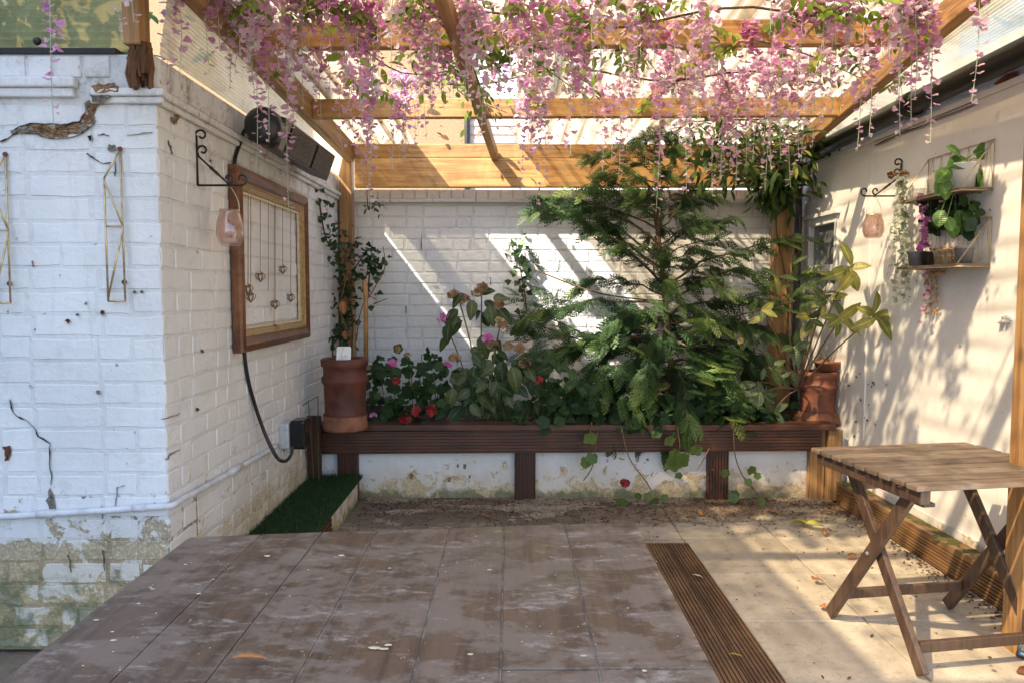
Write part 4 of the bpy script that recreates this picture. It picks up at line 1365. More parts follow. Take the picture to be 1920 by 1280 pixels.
bl = at_x(368, 348, XL)
iron_bracket(bl, (1, 0, 0), 'black scrolled iron bracket on the left brick wall beside the frame', 0.195, 0.185)
pj = at_y(432, 461, bl.y)
jar(pj, 0.050, 0.135, 'pink ribbed glass lantern hanging in front of the picture frame', 'jar_pink', wire_top=(pj.x, pj.y, bl.z - 0.004))
br = at_x(1690, 368, XR)
iron_bracket(br, (-1, 0, 0), 'black scrolled iron bracket on the right white wall', 0.215, 0.17)
pj = at_y(1637, 447, br.y)
jar(pj, 0.052, 0.125, 'pale pink glass lantern hanging against the sunlit right wall', 'jar_pink', wire_top=(pj.x, pj.y, br.z - 0.004))

def wire_rack(px0, px1, pyt, pyb, label, slant=10):
    wr_ = thing('wire_rack', label, 'wire rack', at_y((px0 + px1) / 2, pyb, YF - 0.03), group='brass wire racks on the left wall')
    P = lambda px, py, d=0.035: at_y(px, py, YF - d)
    r = 0.0036
    def tb_(pts, nm='wire'): MB().tube(pts, r, 6).build(nm, M['brass'], wr_, True)
    top = P(px1 - 10, pyt, .012)
    tb_([P(px0, pyt + 55), P(px0 + 8, pyb)], 'upright')
    tb_([top, P(px1, pyb)], 'upright')
    tb_([P(px0 + 8, pyb), P(px1, pyb)], 'cross_wire')
    tb_([P(px0, pyt + 55), top], 'slanted_wire')
    h = (pyb - pyt - 55) / 2
    ym = pyt + 55 + h * 0.78
    tb_([P(px0, pyt + 58), P(px1 - 4, ym)], 'diagonal_wire')
    tb_([P(px0 + 4, ym), P(px1 - 4, ym)], 'cross_wire')
    tb_([P(px1 - 4, ym + 4), P(px0 + 8, pyb - 6)], 'diagonal_wire')
    for (px, py) in ((px1 - 10, pyt), (px1 - 2, pyb - 36)):
        c = P(px, py, 0.012)
        MB().lathe([(0.001, .006), (.007, .005), (.009, 0), (.001, -.001)], (0, 0, 0), 10, Matrix.Translation(c) @ Matrix.Rotation(math.pi / 2, 4, 'X')).build('screw', M['rust'], wr_)
    return wr_
wire_rack(195, 235, 280, 565, 'narrow brass wire rack with a zigzag near the corner of the left wall')
wire_rack(-20, 20, 290, 568, 'brass wire rack cut by the left edge of the picture')

cd = thing('conduit', 'white painted conduit running round the corner to the socket', 'conduit', at_y(150, 960, YF - .02))
P = [at_y(px, py, YF - .016) for px, py in ((-120, 972), (0, 968), (100, 962), (200, 956), (262, 951))]
c0 = Vector((XL + 0.016, YF - 0.016, at_y(300, 945, YF).z))
Q = [at_x(px, py, XL + .016) for px, py in ((345, 933), (370, 920), (420, 892), (470, 863), (520, 835))]
MB().tube(smooth_pts(P + [c0] + Q), 0.0115, 10).build('pipe', M['conduit'], cd, True)
for px0, px1, f_ in ((70, 100, 0), (250, 275, 0)):
    MB().tube([at_y(px0, 968 - px0 * .065, YF - .016), at_y(px1, 968 - px1 * .065, YF - .016)], 0.0140, 10).build('coupling', M['conduit'], cd, True)
MB().tube([at_x(430, 886, XL + .016), at_x(452, 873, XL + .016)], 0.0140, 10).build('coupling', M['conduit'], cd, True)

sk = thing('socket_box', 'grey outdoor socket box with black cover on the left wall', 'socket', at_x(540, 845, XL))
sp = at_x(528, 820, XL + .04)
sp = Vector((XL, 3.80, 0.515))
MB().box(XL + .002, XL + .055, 3.77, 3.90, 0.445, 0.575).build('back_box', M['grey_plastic'], sk, bevel=0.008)
MB().box(XL + .056, XL + .135, 3.775, 3.895, 0.440, 0.590).build('cover', M['black_gloss'], sk, bevel=0.014, seg=3)
MB().tube([(XL + .03, 3.835, 0.42), (XL + .03, 3.835, 0.444)], 0.018, 10).build('cable_gland', M['grey_plastic'], sk, True)

wt = thing('wire_support', 'thin green wire plant support leaning in the corner by the socket', 'plant support', at_x(590, 910, XL + .1))
for pts in (((560, 765), (572, 840), (582, 930)), ((578, 752), (584, 830), (590, 925)), ((596, 742), (597, 830), (598, 910)), ((560, 765), (578, 752), (596, 742))):
    MB().tube([at_y(px, py, 4.22) for px, py in pts], 0.0028, 5).build('wire', M['wire_green'], wt)

# ------------------------------------------------------------------ pots on the planter
def chimney_pot(c, label, k, flare, mat='terracotta'):
    cp = thing('chimney_pot', label, 'pot', c, group='terracotta chimney pots on the planter')
    body = [(0.128 * k, 0.085), (0.118 * k, 0.10), (0.122 * k, 0.26), (0.134 * k, 0.275), (0.134 * k, 0.30), (0.124 * k, 0.31), (0.124 * k, 0.355), (0.136 * k, 0.365), (0.138 * k, 0.40), (0.126 * k, 0.408), (0.105 * k, 0.405), (0.10 * k, 0.33), (0.001, 0.33)]
    MB().lathe(body, c, 36).build('body', M[mat], cp, True)
    MB().lathe([(0.122 * k * flare, 0.0), (0.130 * k * flare, 0.012), (0.126 * k * (flare * .6 + .4), 0.06), (0.127 * k, 0.088), (0.001, 0.088)], c, 36).build('foot', M['terracotta_pale'], cp, True)
    return cp
pl_ = at_z(648, 812, 0.463); pl_.y += 0.13
pl_.x = at_y(648, 800, pl_.y).x
chimney_pot(Vector((pl_.x, pl_.y, 0.4625)), 'red terracotta chimney pot at the left end of the planter', 0.97, 1.0)
pr_ = at_y(1532, 780, 4.62)
rp_ = chimney_pot(Vector((pr_.x + 0.0, 4.62, 0.4355)), 'terracotta chimney pot with flared foot at the right end of the planter', 0.95, 1.28, 'terracotta_orange')
rp_.scale = (0.92, 0.92, 0.78)
bw = thing('terracotta_bowl', 'small orange terracotta bowl with bare twigs on the right chimney pot', 'pot', (pr_.x + 0.045, 4.60, 0.757))
bc = Vector((pr_.x + 0.045, 4.60, 0.757))
MB().lathe([(0.055, 0), (0.075, 0.045), (0.082, 0.047), (0.082, 0.062), (0.074, 0.062), (0.060, 0.03), (0.001, 0.03)], bc, 28).build('bowl', M['terracotta_pale'], bw, True)
for k in range(9):
    a = random.uniform(0, 6.28); q = bc + Vector((math.cos(a) * .04, math.sin(a) * .04, .03))
    pts = [q]
    for i in range(4): pts.append(pts[-1] + Vector((random.uniform(-.03, .02), random.uniform(-.02, .02), random.uniform(.0, .035))))
    MB().tube(pts, 0.0025, 4).build('twig', M['twig'], bw)

tg = thing('plant_card', 'white card with a pen sketch standing on the left chimney pot', 'card', (pl_.x, pl_.y, 0.87))
tc = at_y(644, 683, pl_.y - 0.10)
def tcp(u, v, e): return Vector((tc.x + (u - .5) * 0.080, tc.y - e + 0.02 * v, tc.z + v * 0.098))
m = MB(); m.prism([(.08, 0), (.92, 0), (1, .06), (1, .94), (.92, 1), (.08, 1), (0, .94), (0, .06)], lambda u, v, e: tcp(u, v, e), 0.003); m.build('card', M['white_gloss'], tg)
m = MB()
for pts in (((.45, .92), (.42, .72), (.25, .38), (.22, .2)), ((.25, .22), (.5, .2), (.75, .24)), ((.55, .5), (.62, .3), (.78, .45), (.7, .55), (.58, .45)), ((.44, .9), (.5, .86)), ((.35, .3), (.42, .5), (.5, .25))):
    MB().tube([tcp(u, v, 0.004) for u, v in pts], 0.0008, 4).build('pen_line', M['ink'], tg)
cn = MB().tube([at_y(686, 700, 4.66), at_y(686, 560, 4.68), at_y(684, 525, 4.68)], 0.0145, 10)
props(cn.build('cane', M['cane'], None, True), 'orange bamboo cane upright beside the left post', 'cane')

# ------------------------------------------------------------------ shelves on the right wall
def shelf(z, y0, y1, ht_, label):
    sh = thing('wire_shelf', label, 'shelf', (XR, (y0 + y1) / 2, z), group='wire shelves on the right wall')
    dpt = 0.145
    MB().box(XR - dpt, XR - 0.008, y0, y1, z - 0.011, z).build('shelf_board', M['teak_x'], sh, bevel=0.002)
    r = 0.0024
    xb = XR - 0.006
    def tb_(pts, nm): MB().tube(pts, r, 6).build(nm, M['brass'], sh, True)
    tb_([(xb, y0, z - .01), (xb, y0, z + ht_), (xb, y1, z + ht_), (xb, y1, z - .01), (xb, y0, z - .01)], 'back_frame')
    k = 7
    w_ = (y1 - y0) / k
    for i in range(k):
        MB().tube([(xb, y0 + i * w_, z), (xb, y0 + (i + .5) * w_, z + ht_), (xb, y0 + (i + 1) * w_, z)], 0.0014, 5).build('zigzag_wire', M['brass'], sh)
    for y in (y0, y1):
        tb_([(xb, y, z + ht_), (XR - dpt, y, z - .004)], 'side_stay')
        tb_([(XR - dpt, y, z - .012), (xb, y, z - .012)], 'side_rail')
    tb_([(XR - dpt, y0, z - .013), (XR - dpt, y1, z - .013)], 'front_rail')
    return sh
SY0, SY1 = at_x(1864, 350, XR).y, at_x(1742, 350, XR).y
SZ1 = at_x(1864, 351, XR).z
SZ2 = at_x(1864, 494, XR).z
shelf(SZ1, SY0, SY1, at_x(1864, 262, XR).z - SZ1, 'upper brass wire shelf holding a white pot on the right wall')
shelf(SZ2, SY0, SY1, at_x(1864, 406, XR).z - SZ2, 'lower brass wire shelf holding small pots on the right wall')
def pot(c, r0, r1, h, label, mat, name='plant_pot'):
    prof = [(r0, 0), (r1, h), (r1 + .002, h + .001), (r1 + .002, h + .006), (r1 - .004, h + .006), (r1 - .006, h * .75), (0.001, h * .75)]
    o = MB().lathe(prof, c, 28).build(name, M[mat], None, True)
    return props(o, label, 'pot')
sx = XR - 0.075
pot(Vector((sx, SY0 + 0.10, SZ1 + .0005)), 0.046, 0.062, 0.105, 'white plant pot on the upper wire shelf', 'white_gloss')
jp = Vector((sx, SY0 + 0.30, SZ1 + .0005))
jr = MB().lathe([(0.001, 0.001), (.034, 0), (.037, .01), (.037, .075), (.024, .095), (.024, .115), (.021, .115), (.021, .095), (.033, .073), (.033, .012), (.001, .006)], jp, 24).build('glass_jar', M['jar_clear'], None, True)
props(jr, 'clear glass jar behind the white pot on the upper shelf', 'jar')
bt = MB().lathe([(0.001, 0.001), (.028, 0), (.030, .01), (.030, .045), (.001, .047)], Vector((sx - .02, SY0 + 0.40, SZ1 + .0005)), 20).build('tin', M['jar_clear'], None, True)
props(bt, 'pale low tub at the far end of the upper shelf', 'tub')
cb_ = Vector((XR - .115, SY0 + 0.155, SZ1 + .0195))
props(MB().lathe([(0.001, -.019), (.011, -.016), (.018, -.006), (.019, .002), (.014, .013), (.004, .019), (.001, .019)], cb_, 14).build('seed_ball', M['bark'], None, True), 'small brown ball on the edge of the upper shelf', 'ball')
pot(Vector((sx, SY0 + 0.065, SZ2 + .0005)), 0.030, 0.038, 0.066, 'grey blue pot nearest the post on the lower shelf', 'zinc')
pot(Vector((sx, SY0 + 0.150, SZ2 + .0005)), 0.029, 0.037, 0.062, 'pale frosted pot second on the lower shelf', 'jar_clear')
pot(Vector((sx, SY0 + 0.230, SZ2 + .0005)), 0.028, 0.036, 0.058, 'frosted pot under the succulent on the lower shelf', 'jar_clear')
pot(Vector((sx, SY0 + 0.315, SZ2 + .0005)), 0.029, 0.037, 0.060, 'black pot of orange succulent on the lower shelf', 'black')
pot(Vector((sx - .02, SY0 + 0.405, SZ2 + .0005)), 0.030, 0.040, 0.066, 'dark grey pot at the far end of the lower shelf', 'zinc')
ck = MB()
for k in range(5):
    p = at_x(1895 - k * 4, 598 + random.uniform(-5, 5), XR)
    ck.tube([p, p + Vector((-.03, -.01, random.uniform(-.01, .01)))], [0.012, 0.006], 6)
props(ck.build('plaster_stub', M['render_right'], None), 'broken white stub sticking out of the right wall', 'stub')


# ------------------------------------------------------------------ leaf and petal templates (unit length along y)
def grid_leaf(width, n=4, cup=0.15, curl=-0.25, shape=None):
    shape = shape or (lambda t: math.sin(math.pi * min(1, t * 0.96 + 0.02)) ** 0.8)
    V, F = [], []
    for i in range(n + 1):
        t = i / n
        w_ = max(width * 0.5 * shape(t), 0.012)
        z = curl * t * t
        V += [(-w_, t, z + cup * w_), (0, t, z), (w_, t, z + cup * w_)]
        if i:
            a = 3 * (i - 1)
            F += [(a, a + 1, a + 4, a + 3), (a + 1, a + 2, a + 5, a + 4)]
    return np.array(V, float), np.array(F)


def lobed_leaf(lobes=5, depth=0.18):
    n = lobes * 4
    V = [(0, 0.05, 0)]
    for i in range(n + 1):
        a = -math.pi / 2 + 0.28 + (2 * math.pi - 0.56) * i / n
        r = 0.5 * (1 - depth * (0.5 - 0.5 * math.cos(i / n * lobes * 2 * math.pi + math.pi)) ** 0.8)
        V.append((r * math.cos(a), 0.42 + r * math.sin(a), 0.10 * (r / 0.5) ** 2 - 0.05 * math.cos(i * 2.3)))
    F = [(0, i + 1, i + 2, i + 3) for i in range(0, n - 1, 2)]
    return np.array(V, float), np.array(F)


def petals(n, width, spread, keel=True):
    V, F = [], []
    def petal(axis, rollz, l, w_):
        b = len(V)
        ca, sa = math.cos(axis), math.sin(axis)
        cr, sr = math.cos(rollz), math.sin(rollz)
        for j in range(3):
            t = j / 2
            for i in (-1, 0, 1):
                x = i * w_ * (0.25 + 0.75 * math.sin(math.pi * (0.18 + 0.62 * t)))
                y = t * l
                z = 0.22 * w_ * i * i - 0.25 * l * t * t
                y, z = y * cr - z * sr, y * sr + z * cr
                V.append((x * ca - y * sa, x * sa + y * ca, z))
        for j in range(2):
            for i in range(2):
                a = b + j * 3 + i
                F.append((a, a + 1, a + 4, a + 3))
    for k in range(n):
        petal((k - (n - 1) / 2) * spread, 0.55, 1.0, width)
    if keel: petal(math.pi * 0.96, 0.5, 0.62, width * 0.6)
    return np.array(V, float), np.array(F)


def frond():
    """flat feathery spray of a cypress"""
    V, F = [], []
    def blade(p, d, l, w_, z0):
        d = np.array(d) / np.linalg.norm(d)
        n = np.array([-d[1], d[0]])
        b = len(V)
        p = np.array(p)
        for q, zz in ((p - n * w_ * .35, z0), (p + n * w_ * .35, z0), (p + d * l * .6 + n * w_ * .5, z0 - 0.05 * l), (p + d * l, z0 - 0.16 * l)):
            V.append((q[0], q[1], zz))
        V.append((*(p + d * l * .6 - n * w_ * .5), z0 - 0.05 * l))
        F.append((b, b + 1, b + 2, b + 4))
        F.append((b + 4, b + 2, b + 3, b + 3))
    droop = lambda t: -0.30 * t * t
    for k in range(6):
        t0 = k / 6
        blade((0, t0), (0, 1), 0.19, 0.045, droop(t0))
    for k in range(6):
        t = 0.06 + 0.145 * k
        for s in (-1, 1):
            tt = t + (0.07 if s > 0 else 0)
            l = 0.42 * (1 - tt) ** 0.7 * (0.5 + 0.5 * min(1, tt * 3.2)) + 0.07
            d = np.array([s * 0.66, 0.75])
            p = np.array([0, tt])
            blade(p, d, l, 0.052, droop(tt))
            for j in range(2 if l > 0.22 else 1):
                q = p + d * l * (0.30 + 0.30 * j)
                for s2 in (-1, 1):
                    a = math.atan2(d[1], d[0]) + s2 * 0.6
                    blade(q, (math.cos(a), math.sin(a)), l * 0.40, 0.040, droop(tt) - 0.03)
    V = np.array(V, float)
    F = np.array(F)
    return V, F


T_LEAF = grid_leaf(0.46)
T_NARROW = grid_leaf(0.30, 4, 0.2, -0.3)
T_ROUND = grid_leaf(0.85, 4, 0.15, -0.2, lambda t: math.sin(math.pi * (0.06 + 0.92 * t)) ** 0.55)
T_BROAD = grid_leaf(0.62, 5, 0.22, -0.35, lambda t: math.sin(math.pi * min(1, (t * 0.96 + 0.02)) ** 0.72) ** 0.75)
T_LOBED = lobed_leaf()
T_IVY = lobed_leaf(3, 0.45)
T_BLOOM = petals(2, 0.48, 1.25)
T_FLOWER = petals(5, 0.42, 2 * math.pi / 5, False)
T_FROND = frond()


def unit(v):
    return v / (np.linalg.norm(v, axis=-1, keepdims=True) + 1e-9)


def leaf_mesh(T, name, mat):
    me = bpy.data.meshes.new(name)
    me.from_pydata([tuple(v) for v in T[0]], [], [tuple(dict.fromkeys(f)) for f in T[1]])
    me.materials.append(mat)
    a_ = me.attributes.new('midrib', 'FLOAT', 'POINT')
    a_.data.foreach_set('value', [1.0 if (i % 3 == 1 and T is not T_LOBED) else 0.0 for i in range(len(T[0]))])
    me.shade_smooth()
    return me


def put_leaf(me, parent, p, d, up, s, name='leaf'):
    o = bpy.data.objects.new(name, me)
    COL.objects.link(o)
    o.parent = parent
    Mx = frames(np.array([d], float), np.array([up], float))[0]
    o.matrix_local = Matrix.Translation(Vector(p) - WLOC[parent.name]) @ Matrix(Mx.tolist()).to_4x4() @ Matrix.Scale(s, 4)
    return o


def foliage(name, parent, mat, T, pos, dirs, ups, size, tint):
    V, F, I = scatter(T, pos, dirs, ups, size)
    return props(np_mesh(name, V, F, mat, {'tint': np.asarray(tint)[I]}, parent), kind='stuff')


# ------------------------------------------------------------------ hanging wisteria
def strand(px, tip, Y, tone, name_label, seed, leaves=4, fork=True, anchor=None, group='hanging wisteria strands'):
    r_ = np.random.default_rng(seed)
    bot = at_y(px, tip, Y)
    ztop = anchor if anchor else min(zr(Y) - 0.03 + r_.uniform(-.02, .02), 2.34) if Y > 2.3 else 2.40
    x, y, L = bot.x, Y, max(ztop - bot.z, 0.12)
    root = thing('wisteria_strand', name_label, 'flower strand', (x, y, ztop), group=group)
    n = 14
    ph = r_.uniform(0, 6, 2)
    def path(t, off=0.0):
        return np.array([x + 0.012 * math.sin(3 * t + ph[0]) * t + off * min(1, t * 2.5) * 0.022, y + 0.012 * math.sin(2.6 * t + ph[1]) * t, ztop - L * t])
    tails = [(0.0, 1.0)] if not fork else [(-1.0, 1.0), (1.0, r_.uniform(0.72, 0.95))]
    sm = MB()
    P, D, U, S, Tn = [], [], [], [], []
    for off, end in tails:
        sm.tube([path(t * end, off) for t in np.linspace(0, 1, n)], 0.0013, 4, False)
        t = 0.02
        while t < end:
            c = path(t, off)
            f_ = t / end
            dense = f_ < 0.62
            for k in range(2 if dense and r_.random() < .75 else 1):
                a = r_.uniform(0, 6.28)
                rad = r_.uniform(.006, .030) * (1.15 - 0.65 * f_)
                P.append(c + np.array([math.cos(a) * rad, math.sin(a) * rad, r_.uniform(-.008, .008)]))
                D.append([math.cos(a), math.sin(a), r_.uniform(-.9, .35)])
                U.append(r_.normal(0, .5, 3) + [0, -0.5, 0.7])
                S.append((0.0255 - 0.0135 * f_) * r_.uniform(.55, 1.25))
                Tn.append(np.clip(tone + r_.normal(0, .16) + 0.18 * f_, 0, 1))
            step = (0.012 + 0.010 * f_) if dense else 0.015 + 0.007 * f_
            t += step / L * r_.uniform(.75, 1.3)
    stem = sm.build('stem', M['stem_green'], root, True, fix=False)
    foliage('blossoms', root, M['petal'], T_BLOOM, P, D, U, np.array(S), Tn)
    if leaves:
        P, D, U, S, Tn = [], [], [], [], []
        for k in range(leaves):
            a = r_.uniform(0, 6.28)
            t0 = r_.uniform(0.0, 0.30)
            c = path(t0)
            ax = np.array([math.cos(a), math.sin(a) * .7, r_.uniform(-.9, .0)])
            nl = r_.integers(2, 5)
            lt = r_.uniform(0.1, 0.95)
            for j in range(nl):
                for s in (-1, 1):
                    sd = np.cross(ax, [0, 0, 1.0]); sd = sd / (np.linalg.norm(sd) + 1e-6)
                    P.append(c + ax * 0.028 * (j + 1)); D.append(ax * .5 + sd * s + [0, 0, -.35]); U.append(r_.normal(0, .3, 3) + [0, -.3, 1]); S.append(r_.uniform(.030, .056)); Tn.append(np.clip(lt + r_.normal(0, .12), 0, 1))
        foliage('leaf_sprigs', root, M['wist_leaf'], T_LEAF, P, D, U, np.array(S), Tn)
    return root


named = [
    (104, 240, 2.38, .22, 'lone mauve wisteria strand hanging over the cracked cornice at far left', 0, 0),
    (240, 78, 2.40, .85, 'short pale wisteria strand beside the polycarbonate panel', 0, 1),
    (330, 170, 2.62, .25, 'pink wisteria strand just right of the rotten post stub', 0, 1),
    (402, 142, 2.70, .25, 'bright pink wisteria strand above the left iron bracket', 1, 1),
    (428, 168, 2.85, .55, 'thin lilac wisteria strand left of the heater', 0, 0),
    (492, 322, 2.90, .30, 'long wisteria strand falling across the patio heater', 2, 1),
    (545, 400, 3.05, .45, 'longest left wisteria strand ending over the picture frame', 0, 0),
    (560, 240, 3.15, .60, 'lilac wisteria strand just right of the heater', 1, 1),
    (690, 412, 3.70, .55, 'faded wisteria strand hanging beside the left post', 0, 0),
    (1016, 384, 3.70, .35, 'wisteria strand reaching below the header board left of the tree', 1, 1),
    (1233, 398, 3.60, .15, 'deep pink wisteria strand hanging before the tree top', 2, 0),
    (1283, 362, 3.60, .45, 'peach pink wisteria strand just right of the tree top', 1, 0),
    (1514, 305, 3.30, .75, 'pale wisteria strand ending by the right gutter corner', 1, 1),
    (1618, 285, 3.15, .45, 'wisteria strand hanging against the right ribbed panel', 1, 1),
    (1695, 262, 2.92, .40, 'wisteria strand crossing the black gutter near its bracket', 1, 1),
    (1742, 268, 2.84, .35, 'wisteria strand ending over the bare brick spot on the right wall', 1, 0),
    (1826, 192, 2.62, .45, 'lone mauve wisteria strand at the far right below the gutter', 0, 0),
]
sd = 100
def tone_word(t): return 'deep magenta' if t < .2 else 'pink' if t < .45 else 'lilac pink' if t < .75 else 'whitish'
def zone(px):
    for lim, wd in ((600, 'above the patio heater'), (720, 'above the left corner post'), (830, 'just left of the roof gap'), (960, 'around the middle rafter'), (1100, 'right of the middle rafter'),
                    (1220, 'left of the tree top'), (1320, 'above the tree top'), (1460, 'over the vine by the right post'), (1580, 'at the right end of the purlins'), (2000, 'by the right ribbed panel')):
        if px < lim: return wd
for (px, tip, Y, tone, lab, lv, fk) in named:
    sd += 1
    strand(px, tip, Y, tone, lab, sd, lv, bool(fk))
extra = [(650, 285, 3.4, .3), (668, 270, 3.5, .5), (700, 312, 3.6, .95), (690, 345, 3.6, .12), (748, 318, 3.6, .35), (768, 305, 3.6, .4), (798, 240, 3.4, .5),
         (820, 215, 3.5, .3), (612, 225, 3.2, .3), (592, 190, 3.1, .5), (985, 352, 3.7, .4), (1000, 290, 3.4, .6), (1135, 322, 3.8, .4), (1160, 335, 3.8, .45), (1180, 280, 3.5, .6),
         (1250, 300, 3.3, .3), (1300, 285, 3.4, .5), (1345, 368, 3.6, .4), (1362, 345, 3.6, .35), (1386, 352, 3.5, .4), (1426, 300, 3.4, .4), (1440, 358, 3.4, .45), (1455, 318, 3.3, .6),
         (1487, 352, 3.4, .4), (1545, 235, 3.2, .5), (1575, 210, 3.1, .4), (1660, 120, 2.9, .3), (1725, 150, 2.8, .2), (455, 120, 2.8, .3), (475, 160, 2.8, .4), (520, 140, 2.9, .6)]
jobs = []
for k in range(13):
    tn_ = float(rng.choice([.1, .35, .6, .9])); x_ = 850 + 14 * k + rng.uniform(-6, 6)
    jobs.append([x_, rng.uniform(95, 200), rng.uniform(2.6, 3.3), tn_, f'{tone_word(tn_)} wisteria strand before the middle rafter', int(rng.integers(1, 4)), rng.random() < .5, 'wisteria strands in the upper curtain'])
for k, (px, tip, Y, tone) in enumerate(extra):
    jobs.append([px, tip, Y, tone, f'{tone_word(tone)} wisteria strand hanging low {zone(px)}', int(rng.integers(0, 3)), rng.random() < .7, 'wisteria strands hanging low'])
cnt = 0
while cnt < 108:
    px = 450 + 1290 * ((cnt * 0.61803) % 1.0) + rng.uniform(-12, 12)
    Y = rng.uniform(2.55, 4.0)
    base = 215 if 640 < px < 1480 else 130
    tip = np.clip(rng.normal(base - 25, 52), 70, 290)
    if zr(Y) - at_y(px, tip, Y).z < 0.10: Y = 2.75
    cnt += 1
    tone = float(np.clip(rng.choice([.08, .32, .58, .92], p=[.27, .29, .25, .19]) + rng.normal(0, .05), 0, 1))
    near = 'nearer' if Y < 3.0 else 'middle' if Y < 3.5 else 'farther'
    jobs.append([px, tip, Y, tone, f'{near} {tone_word(tone)} wisteria strand high {zone(px)}', int(rng.integers(0, 4)), rng.random() < .5, 'wisteria strands in the upper curtain'])
by = {}
for j in jobs: by.setdefault(j[4], []).append(j)
for lab, js in by.items():
    js.sort(key=lambda j: j[0])
    if len(js) > 1:
        for i, j in enumerate(js):
            j[4] = ('leftmost ' if i == 0 else 'rightmost ' if i == len(js) - 1 else 'middle ' if len(js) == 3 else ['', 'second ', 'third ', 'fourth ', 'fifth '][i]) + lab
for j in jobs:
    sd += 1
    strand(j[0], j[1], j[2], j[3], j[4], sd, j[5], j[6], group=j[7])


# ------------------------------------------------------------------ climbers
def climber(root, paths, n_leaf, T, mat, size, spread, tint_fn, name='leaves', droop=-.3, stem_mat='bark', r0=0.006):
    sm = MB()
    P, D, U, S, Tn = [], [], [], [], []
    for k, pth in enumerate(paths):
        pts = smooth_pts(pth, 4)
        MB().tube(pts, [r0 * (1 - .7 * i / len(pts)) + .001 for i in range(len(pts))], 5).build('stem', M[stem_mat], root, True, fix=False)
        for j in range(n_leaf[k] if hasattr(n_leaf, '__len__') else n_leaf):
            q = np.array(pts[rng.integers(0, len(pts))])
            off = rng.normal(0, 1, 3) * spread
            P.append(q + off)
            d = off / (np.linalg.norm(off) + 1e-6) + rng.normal(0, .4, 3) + [0, -.25, droop]
            D.append(d); U.append(rng.normal(0, .45, 3) + [0, -.6, .8]); S.append(rng.uniform(*size)); Tn.append(tint_fn(q))
    return foliage(name, root, M[mat], T, P, D, U, np.array(S), np.clip(Tn, 0, 1))


vn = thing('climbing_vine', 'dense green climbing vine bunched over the right end of the header', 'climber', (1.6, 4.9, 0.45))
ps = []
for k in range(13):
    a = at_y(1455 + rng.uniform(-15, 20), 352, 5.02)
    b_ = at_y(rng.uniform(1270, 1540), rng.uniform(215, 330), rng.uniform(4.3, 5.0))
    c = at_y(rng.uniform(1270, 1530), rng.uniform(190, 345), rng.uniform(4.2, 5.0))
    ps.append([a, at_y(1450, 330, 4.95), b_, c])
ps.append([at_y(1470, 700, 5.02), at_y(1478, 560, 5.03), at_y(1455, 420, 5.03), at_y(1470, 330, 5.0)])
ps.append([at_y(1490, 520, 5.0), at_y(1500, 420, 4.98), at_y(1485, 340, 4.95)])
climber(vn, ps, [72] * 13 + [8, 10], T_NARROW, 'vine_leaf', (.06, .125), .055, lambda q: rng.random() ** 1.6 * (0.75 if q[1] > 4.6 else 1.0), 'leaves')
vc = thing('climbing_vine', 'tangle of thin green vine wound round the middle rafter', 'climber', (-0.2, 3.7, 2.2))
ps = []
for k in range(7):
    a = at_y(rng.uniform(850, 905), rng.uniform(60, 110), 3.3)
    ps.append([a, at_y(rng.uniform(850, 910), rng.uniform(110, 180), rng.uniform(3.4, 3.9)), at_y(rng.uniform(820, 950), rng.uniform(150, 235), rng.uniform(3.6, 4.1))])
climber(vc, ps, 16, T_LEAF, 'wist_leaf', (.035, .06), .03, lambda q: rng.random() * .6, 'leaves', stem_mat='stem_dark', r0=.003)
vt = thing('climbing_vine', 'thin leafy vine trailing along the front purlin among the blossom', 'climber', (0.5, 3.1, 2.3))
ps = []
for k in range(9):
    x0 = rng.uniform(640, 1500)
    ps.append([at_y(x0, rng.uniform(60, 100), 3.0), at_y(x0 + 90, rng.uniform(40, 150), 3.2), at_y(x0 + 190, rng.uniform(60, 210), 3.5)])
climber(vt, ps, 20, T_LEAF, 'wist_leaf', (.04, .07), .045, lambda q: rng.random(), 'leaves', stem_mat='stem_dark', r0=.003)

iv = thing('ivy', 'dark ivy climbing the left corner post with bare twigs', 'ivy', at_y(655, 690, 5.05))
ps = [[at_x(598, 372, XL + .02), at_x(603, 410, XL + .02), at_x(612, 450, XL + .03), at_x(628, 475, XL + .05)],
      [at_y(640, 690, 5.0), at_y(636, 600, 5.0), at_y(640, 520, 5.02), at_y(655, 450, 5.05)],
      [at_y(655, 690, 5.0), at_y(662, 600, 5.02), at_y(650, 540, 5.02), at_y(690, 470, 5.06), at_y(705, 500, 5.06)],
      [at_y(625, 690, 4.95), at_y(622, 640, 4.95), at_y(618, 580, 4.98)],
      [at_y(690, 560, 5.05), at_y(695, 505, 5.05), at_y(712, 505, 5.05)]]
climber(iv, ps, [60, 90, 110, 45, 30], T_IVY, 'ivy_leaf', (.035, .062), .035, lambda q: rng.random() ** 2 * (1.0 if q[2] > 1.6 else .6), 'leaves')
for pts in (((640, 560), (655, 500), (668, 458)), ((690, 560), (708, 530), (722, 500), (718, 462)), ((622, 580), (608, 545), (597, 512)), ((660, 640), (648, 610), (636, 580)), ((668, 640), (675, 590), (690, 548)), ((700, 570), (727, 560))):
    MB().tube(smooth_pts([at_y(px, py, 4.93 + rng.uniform(-.03, .03)) for px, py in pts]), [.005 - .0025 * i / (len(pts) * 5 - 5) for i in range(len(pts) * 5 - 4)], 5).build('twig', M['twig'], iv, True)
dl = leaf_mesh(T_BROAD, 'dry_leaf', M['leaf_brown'])
for (px, py, s) in ((642, 585, .085), (646, 640, .06)):
    put_leaf(dl, iv, at_y(px, py - 20, 4.92), (.1, -.2, -1), (0, -1, 0.2), s, 'dry_leaf')
iv2 = thing('ivy', 'small ivy shoot against the back wall left of the tree', 'ivy', at_y(985, 600, 5.2))
